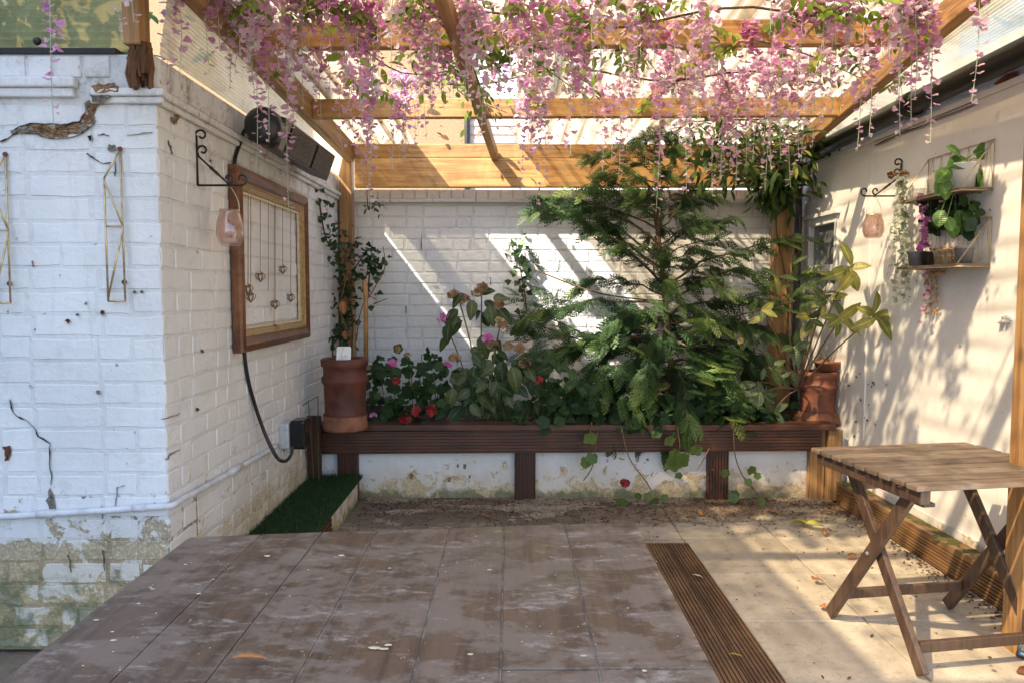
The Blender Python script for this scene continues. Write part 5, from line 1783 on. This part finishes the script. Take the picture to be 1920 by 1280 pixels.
ps = [[at_y(990, 620, 5.2), at_y(985, 560, 5.22), at_y(975, 500, 5.25), at_y(966, 445, 5.25)]]
climber(iv2, ps, [75], T_IVY, 'ivy_leaf', (.04, .07), .03, lambda q: rng.random() ** 1.2 * (1.2 if q[2] > 1.4 else .4), 'leaves')
iv3 = thing('wisteria_sprig', 'wilted flower sprig hanging at the top of the left post', 'flower strand', at_y(690, 420, 4.9))
ps = [[at_y(688, 360, 4.95), at_y(690, 395, 4.95), at_y(694, 372, 4.95)], [at_y(700, 375, 4.95), at_y(715, 385, 4.95)]]
climber(iv3, ps, [16, 14], T_LEAF, 'ivy_leaf', (.025, .045), .02, lambda q: rng.random() * .8, 'leaves', r0=.003)

# ------------------------------------------------------------------ the conifer
tr = thing('conifer_tree', 'feathery green cypress tree growing from the middle of the planter', 'tree', at_y(1262, 795, 4.82))
trunk = smooth_pts([Vector((at_y(1262, 795, 4.82).x, 4.82, 0.42)), at_y(1256, 660, 4.82), at_y(1243, 520, 4.82), at_y(1232, 400, 4.80), at_y(1229, 262, 4.78)], 8)
nT = len(trunk)
MB().tube(trunk, [0.024 * (1 - .85 * i / nT) + .002 for i in range(nT)], 8).build('trunk', M['bark'], tr, True)
zs = np.array([p.z for p in trunk])
def crown_r(z):
    return np.interp(z, [0.45, 0.7, 1.0, 1.25, 1.5, 1.75, 1.95, 2.15, 2.3], [0.62, 0.92, 1.04, 1.04, 0.92, 0.66, 0.44, 0.26, 0.08])
fP, fD, fU, fS, fT = [], [], [], [], []
NB = 116
for b in range(NB):
    f_ = (b + 0.5) / NB
    z = 0.46 + 1.80 * (f_ ** 1.45)
    i = int(np.argmin(abs(zs - z)))
    p0 = np.array(trunk[i])
    a = b * 2.39996 + rng.uniform(-.35, .35)
    dx, dy = math.cos(a), math.sin(a)
    high = z > 1.15
    L = crown_r(z) * (rng.uniform(.55, 1.10) if high else rng.uniform(.7, 1.05))
    el = rng.uniform(.35, .85) if high else rng.uniform(-.05, .45)
    if dx > 0: L *= 0.86
    if dy > 0: L *= (1 - 0.56 * dy)
    elif high: L *= (1 + 0.25 * dy)
    pts = []
    k = 8
    for j in range(k + 1):
        t = j / k
        pts.append(p0 + np.array([dx * L * t, dy * L * t * .62, L * (el * t - (0.30 + .22 * (z < .9)) * t ** 2.6)]) + rng.normal(0, .010, 3) * (j > 0))
    MB().tube(pts, [0.0075 * (1 - .8 * j / k) * (L / .9 + .3) for j in range(k + 1)], 5, False).build('branch', M['bark'], tr, True, fix=False)
    nf = int(8 + 46 * L) if high else int(15 + 62 * L)
    shade = rng.uniform(-.12, .16)
    for q in range(nf):
        t = rng.uniform(.14, 1.0) ** 0.75
        j = min(int(t * k), k - 1)
        c = pts[j] + (pts[j + 1] - pts[j]) * (t * k - j)
        d = unit(pts[j + 1] - pts[j])
        s = unit(np.cross(d, [0, 0, 1.0]))
        ang = rng.choice([-1, 1]) * rng.uniform(.25, .95) if t < .93 else rng.uniform(-.3, .3)
        fd = d * (.5 + .5 * math.cos(ang)) + s * math.sin(ang) * .7 + [0, 0, rng.uniform(-.75, .15)]
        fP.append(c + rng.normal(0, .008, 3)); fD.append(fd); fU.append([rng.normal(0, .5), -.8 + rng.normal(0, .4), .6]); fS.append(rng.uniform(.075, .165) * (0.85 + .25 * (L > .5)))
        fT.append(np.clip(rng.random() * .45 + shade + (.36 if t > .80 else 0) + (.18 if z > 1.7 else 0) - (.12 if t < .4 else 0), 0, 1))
# bright young sprays low at the front and to the right
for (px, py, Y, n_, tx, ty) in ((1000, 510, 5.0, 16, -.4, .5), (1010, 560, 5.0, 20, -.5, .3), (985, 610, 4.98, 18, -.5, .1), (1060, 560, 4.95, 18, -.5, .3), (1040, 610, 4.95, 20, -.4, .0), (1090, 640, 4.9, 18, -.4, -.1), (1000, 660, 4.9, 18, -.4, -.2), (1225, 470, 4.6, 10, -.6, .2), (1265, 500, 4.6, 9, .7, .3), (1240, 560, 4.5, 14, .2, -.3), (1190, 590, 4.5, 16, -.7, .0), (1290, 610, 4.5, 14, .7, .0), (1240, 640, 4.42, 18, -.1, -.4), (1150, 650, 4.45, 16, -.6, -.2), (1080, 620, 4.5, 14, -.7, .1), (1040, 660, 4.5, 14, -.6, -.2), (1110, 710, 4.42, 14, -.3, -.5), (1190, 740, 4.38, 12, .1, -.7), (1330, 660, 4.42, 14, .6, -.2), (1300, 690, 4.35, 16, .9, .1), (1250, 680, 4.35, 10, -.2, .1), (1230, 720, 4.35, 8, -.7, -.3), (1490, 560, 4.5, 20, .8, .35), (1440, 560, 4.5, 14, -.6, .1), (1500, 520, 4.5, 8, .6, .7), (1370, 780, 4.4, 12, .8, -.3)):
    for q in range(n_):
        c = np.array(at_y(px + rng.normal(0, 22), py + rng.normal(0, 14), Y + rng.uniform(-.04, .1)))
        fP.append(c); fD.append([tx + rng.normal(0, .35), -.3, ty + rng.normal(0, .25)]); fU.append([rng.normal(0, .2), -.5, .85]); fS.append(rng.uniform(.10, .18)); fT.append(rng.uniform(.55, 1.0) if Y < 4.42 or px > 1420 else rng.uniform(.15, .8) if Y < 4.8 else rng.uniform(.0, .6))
for (px, py) in ((1000, 505), (985, 600), (1040, 600)):
    MB().tube(smooth_pts([at_y(1245, py + 60, 4.82), at_y((1245 + px) / 2, py + 45, 4.92), at_y(px, py, 5.0)]), 0.005, 5, False).build('branch', M['bark'], tr, True, fix=False)
for (pa, pb_) in (((1262, 700), (1300, 690)), ((1262, 640), (1490, 565))):
    MB().tube(smooth_pts([at_y(*pa, 4.8), at_y((pa[0] + pb_[0]) / 2, (pa[1] + pb_[1]) / 2 - 8, 4.6), at_y(*pb_, 4.42)]), 0.005, 5, False).build('branch', M['bark'], tr, True, fix=False)
fS = np.array(fS)
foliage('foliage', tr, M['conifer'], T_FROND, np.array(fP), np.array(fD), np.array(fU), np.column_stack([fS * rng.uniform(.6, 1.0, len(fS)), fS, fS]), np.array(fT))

# ------------------------------------------------------------------ hydrangea and geraniums
def head(root, c, r, n, mat, size, name='flower_head', T=T_FLOWER, tint=None):
    d = unit(rng.normal(0, 1, (n, 3)) + [0, -.5, .5])
    P = np.array(c) + d * r * rng.uniform(.5, 1, (n, 1)) * [1, 1, .7]
    return foliage(name, root, M[mat], T, P, rng.normal(0, 1, (n, 3)), d, rng.uniform(*size, n), rng.random(n) if tint is None else np.full(n, tint))


hy = thing('hydrangea', 'tall hydrangea with big leaves and faded flower heads in the planter', 'shrub', at_y(900, 800, 4.65))
hl = [leaf_mesh(T_BROAD, 'hydrangea_leaf', M['hydrangea_leaf'])]
base = at_y(905, 795, 4.68)
tops = [(860, 560, 4.6), (903, 545, 4.62), (945, 580, 4.66), (832, 600, 4.6), (985, 660, 4.6), (930, 650, 4.55), (870, 690, 4.5), (960, 700, 4.52)]
for (px, py, Y) in tops:
    tp = at_y(px, py, Y)
    mid = base.lerp(tp, .5) + Vector((rng.uniform(-.02, .02), 0, .03))
    st_ = smooth_pts([base + Vector((rng.uniform(-.08, .08), rng.uniform(-.05, .05), -.03)), mid, tp])
    MB().tube(st_, .0045, 6).build('stem', M['stem_dark'], hy, True)
    for k in range(7):
        q = st_[int(rng.uniform(.30, .98) * (len(st_) - 1))]
        a = rng.uniform(0, 6.28)
        d = (math.cos(a), math.sin(a) * .6 - .35, rng.uniform(-1.1, -.1))
        put_leaf(hl[0], hy, q + Vector(d) * .02, d, (rng.normal(0, .3), -.8, .6), rng.uniform(.075, .125))
for k in range(60):
    put_leaf(hl[0], hy, at_y(rng.uniform(835, 1050), rng.uniform(655, 765), 4.56 + rng.uniform(-.05, .16)), (rng.normal(0, .6), -.3, rng.uniform(-1.1, -.2)), (rng.normal(0, .45), -1, .4), rng.uniform(.06, .13))
for (px, py, s, dx, dz) in ((858, 605, .15, -.35, -1), (842, 620, .13, -.2, -1), (868, 562, .12, -.3, -.3), (885, 575, .13, .0, -.9), (935, 590, .14, .5, -.7), (918, 585, .14, .2, -1), (905, 640, .16, .1, -1), (960, 700, .17, .3, -1), (940, 690, .17, 0, -1), (890, 700, .17, -.2, -1), (865, 700, .16, -.3, -1), (925, 735, .16, .1, -1), (985, 690, .15, .5, -.8), (1000, 720, .15, .3, -.9), (1030, 720, .15, .4, -.8), (850, 740, .15, -.2, -1), (900, 560, .10, .5, .1), (925, 570, .10, .6, 0)):
    put_leaf(hl[0], hy, at_y(px, py - 12, 4.52 + rng.uniform(-.05, .08)), (dx, -.25, dz), (rng.normal(0, .3), -1, .35), s * .9)
for (px, py, n_, mt) in ((850, 553, 22, 'flower_dry'), (868, 560, 16, 'flower_dry'), (905, 540, 26, 'flower_dry'), (896, 548, 14, 'flower_dry'), (935, 572, 22, 'flower_dry'), (942, 610, 18, 'flower_dry'), (938, 605, 10, 'succulent'), (975, 652, 18, 'flower_dry'), (952, 650, 20, 'flower_dry'), (925, 648, 16, 'flower_dry'), (852, 672, 16, 'flower_dry'), (985, 680, 16, 'flower_dry'), (830, 595, 10, 'flower_pink'), (913, 635, 16, 'flower_pink'), (836, 686, 8, 'flower_pink')):
    head(hy, at_y(px, py, 4.50), .030, n_, mt, (.014, .024))


def geranium(root, pts_px, n, Y, size=(.05, .085), spread=(24, 14), bright=0.0):
    P, D, U, S, Tn = [], [], [], [], []
    for k in range(n):
        px, py = pts_px[rng.integers(0, len(pts_px))]
        P.append(np.array(at_y(px + rng.normal(0, spread[0]), py + rng.normal(0, spread[1]), Y + rng.uniform(-.10, .14))))
        D.append([rng.normal(0, .6), rng.normal(-.4, .3), rng.normal(-.1, .5)]); U.append([rng.normal(0, .35), -.75, .7]); S.append(rng.uniform(*size)); Tn.append(np.clip(rng.random() * .7 + bright, 0, 1))
    P = np.array(P)
    P[:, 2] = np.maximum(P[:, 2], 0.45)
    return foliage('leaves', root, M['geranium'], T_LOBED, P, D, U, np.array(S), Tn)


g1 = thing('geranium', 'bushy geranium with pink and red flowers beside the left chimney pot', 'flower plant', at_y(750, 800, 4.55))
geranium(g1, [(710, 700), (745, 690), (790, 690), (720, 740), (770, 730), (815, 700), (740, 775), (790, 770), (830, 760), (710, 790), (800, 740)], 190, 4.58)
for (px, py) in ((735, 665), (790, 665), (715, 690), (770, 700), (812, 700)):
    MB().tube(smooth_pts([at_y(px * .6 + 305, 790, 4.6), at_y(px + 4, (py + 790) / 2, 4.58), at_y(px, py, 4.54)]), .003, 5).build('stem', M['stem_dark'], g1, True)
for (px, py, n_, mt, s) in ((736, 680, 26, 'flower_pink', .018), (742, 714, 26, 'flower_red', .018), (700, 778, 14, 'flower_pink', .014), (690, 690, 12, 'flower_dry', .014), (745, 655, 12, 'flower_dry', .014), (765, 665, 10, 'flower_dry', .014)):
    head(g1, at_y(px, py, 4.44), .020, n_, mt, (s * .6, s * 1.0))
for (px, py, n_) in ((808, 768, 12), (780, 772, 8), (758, 782, 10)):
    head(g1, at_y(px, py, 4.40), .028, n_, 'flower_red', (.018, .030), 'bloom')
g2 = thing('geranium', 'dark geranium sprawling over the planter edge under the tree', 'flower plant', at_y(1150, 800, 4.5))
geranium(g2, [(1000 + 42 * k, 775 + 16 * math.sin(k * 2)) for k in range(11)] + [(1080, 740), (1120, 770), (1030, 740), (1180, 790), (1060, 780)], 230, 4.45, (.055, .095), (26, 16))
head(g2, at_y(1010, 712, 4.5), .022, 10, 'flower_red', (.016, .024))
head(g2, at_y(1390, 640, 4.45), .01, 4, 'flower_dry', (.016, .024))
hanging = [((1165, 800), (1180, 858), (1210, 900), (1222, 920)), ((1270, 800), (1275, 835), (1272, 850)), ((1375, 790), (1378, 850), (1392, 890), (1412, 915), (1436, 950)), ((1110, 790), (1103, 830)), ((1120, 810), (1112, 870), (1094, 900)), ((1330, 840), (1318, 862), (1308, 880))]
for k, pp in enumerate(hanging):
    MB().tube(smooth_pts([at_y(px, py, 4.33) for px, py in pp]), .0035, 5).build('trailing_stem', M['twig'], g2, True)
gl_ = leaf_mesh(T_LOBED, 'geranium_leaf', leaf_obj('geranium_leaf', (0.085, 0.155, 0.035), (0.15, 0.22, 0.05)))
for (px, py, s) in ((1163, 942, .085), (1178, 938, .075), (1198, 940, .075), (1228, 940, .06), (1245, 918, .055), (1212, 915, .055), (1195, 928, .05), (1256, 868, .10), (1278, 862, .11), (1262, 850, .08), (1302, 842, .085), (1252, 825, .075), (1262, 838, .05), (1372, 912, .075), (1362, 885, .06), (1410, 880, .065), (1402, 890, .05), (1420, 878, .05), (1432, 945, .07), (1426, 925, .055), (1375, 925, .06), (1104, 820, .09), (1098, 845, .08), (1112, 838, .08), (1270, 890, .05)):
    p = at_y(px, py, 4.31 + rng.uniform(-.03, .02))
    put_leaf(gl_, g2, p + Vector((0, 0, -s * .4)), (rng.normal(0, .35), -.25, rng.choice([-1, 1, 1])), (rng.normal(0, .25), -1, .2), s)
head(g2, at_y(1173, 905, 4.30), .024, 24, 'flower_red', (.014, .020))
for (px, py) in ((1165, 860), (1100, 870), (1335, 880), (1330, 895), (1095, 878), (1140, 862), (1212, 862)):
    head(g2, at_y(px, py, 4.32), .012, 5, 'dead_leaf', (.012, .02), 'dry_seed', T_LEAF)

# ------------------------------------------------------------------ laurel on the right
la = thing('laurel', 'yellow green laurel branches reaching along the right wall', 'shrub', at_y(1500, 780, 4.62))
lf, lf2 = leaf_mesh(T_LEAF, 'laurel_leaf', M['laurel_leaf']), leaf_mesh(T_LEAF, 'laurel_leaf', M['laurel_dark'])
lbase = at_y(1495, 730, 4.60)
def whorl(px, py, Y, n_, s, dark=0, tilt=0.0):
    c = at_y(px, py, Y)
    mid = lbase.lerp(c, .5) + Vector((0, -.02, .03))
    MB().tube(smooth_pts([lbase, mid, c]), [.006 - .0003 * i for i in range(11)], 5).build('branch', M['twig'], la, True)
    for k in range(n_):
        a = 6.283 * k / n_ + rng.uniform(-.3, .3)
        if rng.random() < .15: continue
        d = (math.cos(a), -.35 + rng.uniform(-.4, .4), math.sin(a) * .8 - .25 + rng.uniform(-.35, .2))
        put_leaf(lf2 if dark > rng.random() else lf, la, c + Vector(rng.normal(0, .012, 3)), d, (rng.normal(0, .5), -1, .45), s * rng.uniform(.6, 1.15))
whorl(1640, 592, 3.98, 8, .165, 0)
whorl(1592, 500, 4.10, 7, .155, 0)
whorl(1575, 598, 4.10, 7, .135, .1)
whorl(1545, 560, 4.25, 7, .11, .4)
whorl(1520, 600, 4.3, 7, .11, .6)
whorl(1430, 585, 4.35, 6, .11, .4)
whorl(1455, 520, 4.5, 6, .11, .9)
whorl(1490, 650, 4.35, 7, .11, .9)
whorl(1440, 690, 4.4, 6, .11, .8)
whorl(1480, 700, 4.4, 7, .11, .7)
whorl(1400, 640, 4.5, 6, .11, .9)
whorl(1420, 740, 4.45, 7, .11, .95)
whorl(1450, 770, 4.45, 7, .10, .95)
whorl(1380, 720, 4.5, 6, .10, .95)
whorl(1555, 515, 4.15, 5, .09, .2)

# ------------------------------------------------------------------ plants on the shelves
pl2 = thing('pot_plant', 'glossy round leaved plant growing in the white shelf pot', 'plant', (sx, SY0 + .10, SZ1 + .10))
pm = leaf_mesh(T_ROUND, 'pot_leaf', M['pot_leaf'])
pc = Vector((sx, SY0 + .10, SZ1 + .085))
for (px, py, s, dx, dz, Y) in ((1800, 292, .075, -.6, .4, 0), (1815, 302, .095, -.9, -.15, 0), (1850, 298, .08, .45, .9, 0), (1852, 318, .085, .2, -1, 0), (1855, 330, .075, .1, -1, 0), (1825, 290, .05, .6, .3, 0), (1780, 318, .08, -.7, -.6, 0), (1772, 332, .085, -.4, -1, 0), (1768, 340, .08, .2, -1, 0), (1776, 408, .06, .3, -1, 0), (1765, 395, .07, -.3, -1, 0)):
    p = at_y(px, py, SY0 + .08)
    p.x = min(p.x, XR - 0.02)
    put_leaf(pm, pl2, p, (dx, -.25, dz), (rng.normal(0, .3), -.8, .6), s)
    MB().tube(smooth_pts([pc, pc.lerp(p, .5) + Vector((0, 0, .02)), p], 3), .0022, 4).build('stem', M['stem_dark'], pl2)
dk = thing('trailing_plant', 'dark leafy plant hanging beneath the upper wire shelf', 'plant', (sx, SY0 + .25, SZ1 - .15))
pts_ = []
for k in range(90):
    px, py = rng.uniform(1728, 1832), rng.uniform(378, 432)
    Y = np.interp(px, [1728, 1832], [SY1 - .02, SY0 + .06]) - .02
    p = at_y(px, py, Y); p.x = min(p.x, XR - .015)
    pts_.append(np.array(p))
foliage('leaves', dk, M['ivy_leaf'], T_ROUND, pts_, rng.normal(0, 1, (90, 3)) + [0, -.3, -.5], rng.normal(0, .4, (90, 3)) + [0, -.9, .4], rng.uniform(.035, .06, 90), rng.random(90) * .8)
for k in range(6):
    a = pts_[k * 9]
    MB().tube(smooth_pts([(sx, a[1], SZ1 - .012), (sx, a[1], (SZ1 + a[2]) / 2), tuple(a)], 3), .002, 4).build('stem', M['stem_dark'], dk)
for (px, py, s) in ((1798, 395, .07), (1808, 420, .065), (1782, 415, .075), (1820, 415, .055)):
    p = at_y(px, py, SY0 + .12)
    put_leaf(pm, dk, p, (rng.normal(0, .4), -.3, -1), (0, -1, .4), s)

eu = thing('eucalyptus', 'long silvery eucalyptus garland hanging from the right iron bracket', 'hanging plant', at_x(1690, 340, XR - .05))
P, D, U, S, Tn = [], [], [], [], []
for k in range(9):
    x0 = 1690 + rng.normal(0, 9); yb = rng.uniform(430, 565)
    pts = [at_x(1690 + (x0 - 1690) * .4, 335, XR - .07), at_x(x0 - 2, (335 + yb) / 2, XR - .06), at_x(x0 + rng.normal(0, 5), yb, XR - .05)]
    pts = smooth_pts(pts, 8)
    MB().tube(pts, .0013, 4).build('stem', M['stem_green'], eu)
    for q in range(44):
        c = np.array(pts[rng.integers(0, len(pts))]); P.append(c + rng.normal(0, .006, 3))
        a = rng.uniform(0, 6.28); D.append([math.cos(a), math.sin(a), rng.uniform(-.6, .3)]); U.append(rng.normal(0, .5, 3) + [0, -.6, .6]); S.append(rng.uniform(.016, .027)); Tn.append(rng.random())
foliage('leaves', eu, M['silver_leaf'], T_ROUND, P, D, U, np.array(S), Tn)
dr = thing('dried_flower', 'brown dried flower bunch on top of the right iron bracket', 'dried flower', at_x(1692, 332, XR - .05))
head(dr, at_x(1694, 328, XR - .06), .030, 70, 'dead_leaf', (.010, .02), 'petals', T_LEAF)
head(dr, at_x(1672, 330, XR - .06), .015, 14, 'dead_leaf', (.014, .02), 'petals')
og = thing('orchid_spray', 'bright pink artificial blossom spray between eucalyptus and shelves', 'flower strand', at_x(1725, 370, XR - .08))
pp = smooth_pts([at_x(1722, 368, XR - .09), at_x(1730, 405, XR - .09), at_x(1733, 440, XR - .09), at_x(1728, 480, XR - .08)], 6)
MB().tube(pp, .0018, 5).build('stem', M['stem_green'], og)
n_ = 34
ip = rng.integers(0, len(pp), n_)
foliage('blossoms', og, M['flower_pink'], T_BLOOM, np.array([pp[i] for i in ip]) + rng.normal(0, .012, (n_, 3)), rng.normal(0, 1, (n_, 3)), rng.normal(0, .4, (n_, 3)) + [0, -.7, .6], rng.uniform(.016, .026, n_), rng.random(n_))
su = thing('succulent', 'orange and green succulent spilling over the lower wire shelf', 'succulent', at_x(1750, 480, XR - .08))
T_BEAD = (np.array([[math.cos(a) * math.cos(b) * .5, math.sin(a) * math.cos(b) * .5, math.sin(b) * .5] for b in (-1.3, -.5, .5, 1.3) for a in np.linspace(0, 2 * math.pi, 7)[:-1]]), np.array([[r_ * 6 + i, r_ * 6 + (i + 1) % 6, (r_ + 1) * 6 + (i + 1) % 6, (r_ + 1) * 6 + i] for r_ in range(3) for i in range(6)]))
P, Tn = [], []
for k in range(330):
    px = rng.choice([rng.uniform(1725, 1790), rng.uniform(1740, 1800)]); py = rng.normal(482, 8)
    if k > 190: px, py = rng.normal(1752, 12), rng.uniform(480, 515)
    if k > 255: px = rng.choice([1736, 1746, 1756]) + rng.normal(0, 3); py = rng.uniform(505, 590)
    Y = np.interp(px, [1725, 1800], [SY1, SY0 + .2]) - rng.uniform(0, .04)
    p = at_y(px, py, Y); p.x = min(p.x, XR - .02)
    P.append(np.array(p)); Tn.append(rng.random())
foliage('beads', su, M['succulent'], T_BEAD, P, rng.normal(0, 1, (330, 3)), rng.normal(0, 1, (330, 3)), rng.uniform(.009, .018, 330), Tn)
for x_ in (1736, 1746, 1756):
    MB().tube([at_y(x_, 500, SY1 - .1), at_y(x_, 590, SY1 - .1)], .0012, 4).build('stem', M['twig'], su)
pk = thing('flower_sprig', 'small pink blossom sprig dangling below the lower wire shelf', 'flower strand', at_x(1736, 540, XR - .08))
pp = smooth_pts([at_y(1734, 505, SY1 - .12), at_y(1737, 550, SY1 - .12), at_y(1734, 596, SY1 - .12)], 6)
MB().tube(pp, .0012, 4).build('stem', M['stem_green'], pk)
foliage('blossoms', pk, M['petal'], T_BLOOM, np.array([pp[i % len(pp)] for i in range(26)]) + rng.normal(0, .007, (26, 3)), rng.normal(0, 1, (26, 3)), rng.normal(0, .4, (26, 3)) + [0, -.7, .6], rng.uniform(.010, .016, 26), rng.random(26) * .5 + .3)

# shrub beyond the polycarbonate at the top left
sb = thing('shrub', 'green shrub glowing through the polycarbonate panel at the top left', 'shrub', (-2.3, 3.4, 2.03))
n_ = 900
foliage('leaves', sb, M['shrub_leaf'], T_LEAF, np.column_stack([rng.normal(-2.05, .28, n_), rng.normal(2.98, .13, n_).clip(2.66, 3.4), 2.1 + abs(rng.normal(.3, .3, n_))]), rng.normal(0, 1, (n_, 3)), rng.normal(0, .5, (n_, 3)) + [0, 0, 1], rng.uniform(.06, .11, n_), rng.random(n_))
for k in range(5):
    MB().tube([(-2.3 + .05 * k, 3.3, 2.03), (-2.5 + .15 * k, 3.2, 2.6)], .012, 6).build('stem', M['bark'], sb)
MB().box(-4.2, XL - 0.241, YF + 0.241, YB + 0.3, 1.9, 2.02).build('flat_roof', M['slate'], wl)

n_ = 520
yy = rng.uniform(1.2, 5.2, n_)
foliage('roof_leaves', pg, M['dead_leaf'], T_LEAF, np.column_stack([rng.uniform(-1.1, 1.85, n_), yy, zr(yy) + .05]), np.column_stack([rng.normal(0, 1, n_), rng.normal(0, 1, n_), rng.normal(0, .15, n_)]), rng.normal(0, .2, (n_, 3)) + [0, 0, 1], rng.uniform(.03, .08, n_), rng.random(n_))
for k in range(5):
    y_ = [2.3, 2.9, 3.15, 3.6, 4.2][k]
    pts = [(x_, y_ + .05 * math.sin(x_ * 3 + k), zr(y_) - .06 + .03 * math.sin(x_ * 7 + k * 2)) for x_ in np.linspace(-.9 + .2 * k, 1.5, 16)]
    MB().tube(pts, .005, 5).build('vine_stem', M['bark'], vt, True, fix=False)
# ------------------------------------------------------------------ litter
def fractal(X, Y, f0, octv, seed):
    r2 = np.random.default_rng(seed)
    out = np.zeros_like(X)
    for o_ in range(octv):
        for _ in range(5):
            a = r2.uniform(0, 6.28); fr = f0 * 2 ** o_ * r2.uniform(.7, 1.4)
            out += np.sin((X * math.cos(a) + Y * math.sin(a)) * fr + r2.uniform(0, 6.28)) / 5 * .62 ** o_
    return out
gx, gy = np.meshgrid(np.linspace(-.86, 1.92, 330), np.linspace(3.72, 4.452, 90))
gz = 0.0010 + 0.0065 * (np.interp(gy, [3.72, 4.05, 4.452], [-1.2, -.6, .55]) + .9 * fractal(gx, gy * 1.8, 7, 6, 5) - np.interp(gx, [.4, 1.3], [0, .45]))
gz = np.where(gz > .001, gz, -.006)
gi = np.arange(gx.size).reshape(gx.shape)
props(np_mesh('soil_spill', np.stack([gx, gy, gz], -1).reshape(-1, 3), np.stack([gi[:-1, :-1], gi[:-1, 1:], gi[1:, 1:], gi[1:, :-1]], -1).reshape(-1, 4), M['dirt'], smooth=True), 'brown soil spilled over the paving under the planter', 'soil', kind='stuff')
fallen = [(1510, 990, .085, 'leaf_yellow', 'yellow green leaf rosette lying on the paving'), (1545, 1000, .05, 'leaf_brown', 'brown curled leaf just right of the yellow green leaf'),
          (1604, 1045, .05, 'leaf_brown', 'brown leaf on the paving left of the folding table leg'), (1524, 1093, .045, 'leaf_brown', 'brown leaf on the paving joint beside the board strip'),
          (1545, 1145, .045, 'leaf_brown', 'brown leaf on the paving nearest the board strip'), (905, 970, .04, 'leaf_brown', 'orange leaf on the dirt under the planter'),
          (1222, 980, .05, 'leaf_brown', 'dry leaf on the paving at the far corner of the brown table'), (1310, 963, .04, 'leaf_brown', 'small brown leaf below the planter leg'),
          (1452, 963, .04, 'leaf_brown', 'pale leaf under the trailing geranium')]
for (px, py, s, mt, lab) in fallen:
    c = at_z(px, py, 0.006)
    o = thing('fallen_leaf', lab, 'leaf', c, group='fallen leaves on the paving')
    me = leaf_mesh(T_BROAD, 'leaf_blade', M[mt])
    for k in range(5 if mt == 'leaf_yellow' else 2):
        a = rng.uniform(0, 6.28)
        put_leaf(me, o, c + Vector((0, 0, .004 + s * .3)), (math.cos(a), math.sin(a), rng.uniform(-.1, .3)), (rng.normal(0, .3), rng.normal(0, .3), 1), s, 'leaf_blade')
for (px, py, z_, mt, lab, s) in ((436, 1250, TZ + .004, 'leaf_brown', 'thin yellow brown leaf on the brown table', .055), (1298, 1082, .068, 'slip', 'pale dry leaf on the board strip', .045), (1367, 1232, .068, 'leaf_yellow', 'small green leaf on the near end of the board strip', .045), (1682, 915, TT, 'leaf_brown', 'dead leaf scrap on the folding table', .02)):
    c = at_z(px, py, z_)
    me = leaf_mesh(T_NARROW, 'fallen_leaf', M[mt])
    o = link('fallen_leaf', me, None, c + Vector((0, 0, s * .3)))
    o.scale = (s, s, s)
    o.rotation_euler = (0.05, 0.0, rng.uniform(-1.8, -.8))
    props(o, lab, 'leaf', 'stray leaves on furniture')
lt = 5200
P = np.column_stack([rng.uniform(-.85, 1.9, lt), 4.44 - abs(rng.normal(0, .27, lt)), np.full(lt, .004)])
lt2 = 130
P2 = np.column_stack([rng.uniform(.9, 1.9, lt2), rng.uniform(2.3, 4.3, lt2), np.full(lt2, .005)])
P3 = np.column_stack([1.92 - abs(rng.normal(0, .05, 700)), rng.uniform(2.3, 4.3, 700), np.full(700, .005)])
P = np.concatenate([P, P2, P3]); lt = len(P)
V, F_, I = scatter(T_LEAF, P, np.column_stack([rng.normal(0, 1, lt), rng.normal(0, 1, lt), rng.normal(0, .15, lt)]), rng.normal(0, .25, (lt, 3)) + [0, 0, 1], rng.uniform(.006, .022, lt))
props(np_mesh('leaf_litter', V, F_, M['dead_leaf'], {'tint': (rng.random(lt) ** 1.5 - .2).clip(0, 1)[I]}), 'fine brown leaf litter and crumbs along the planter and kerb', 'litter', kind='stuff')
P = np.column_stack([rng.uniform(-1.1, 1.95, 500), rng.uniform(4.5, 5.2, 500), np.full(500, .44)])
V, F_, I = scatter(T_LEAF, P, np.column_stack([rng.normal(0, 1, 500), rng.normal(0, 1, 500), rng.normal(0, .3, 500)]), rng.normal(0, .4, (500, 3)) + [0, 0, 1], rng.uniform(.02, .06, 500))
props(np_mesh('leaf_mulch', V, F_, M['dead_leaf'], {'tint': rng.random(500)[I]}, plt), kind='stuff')
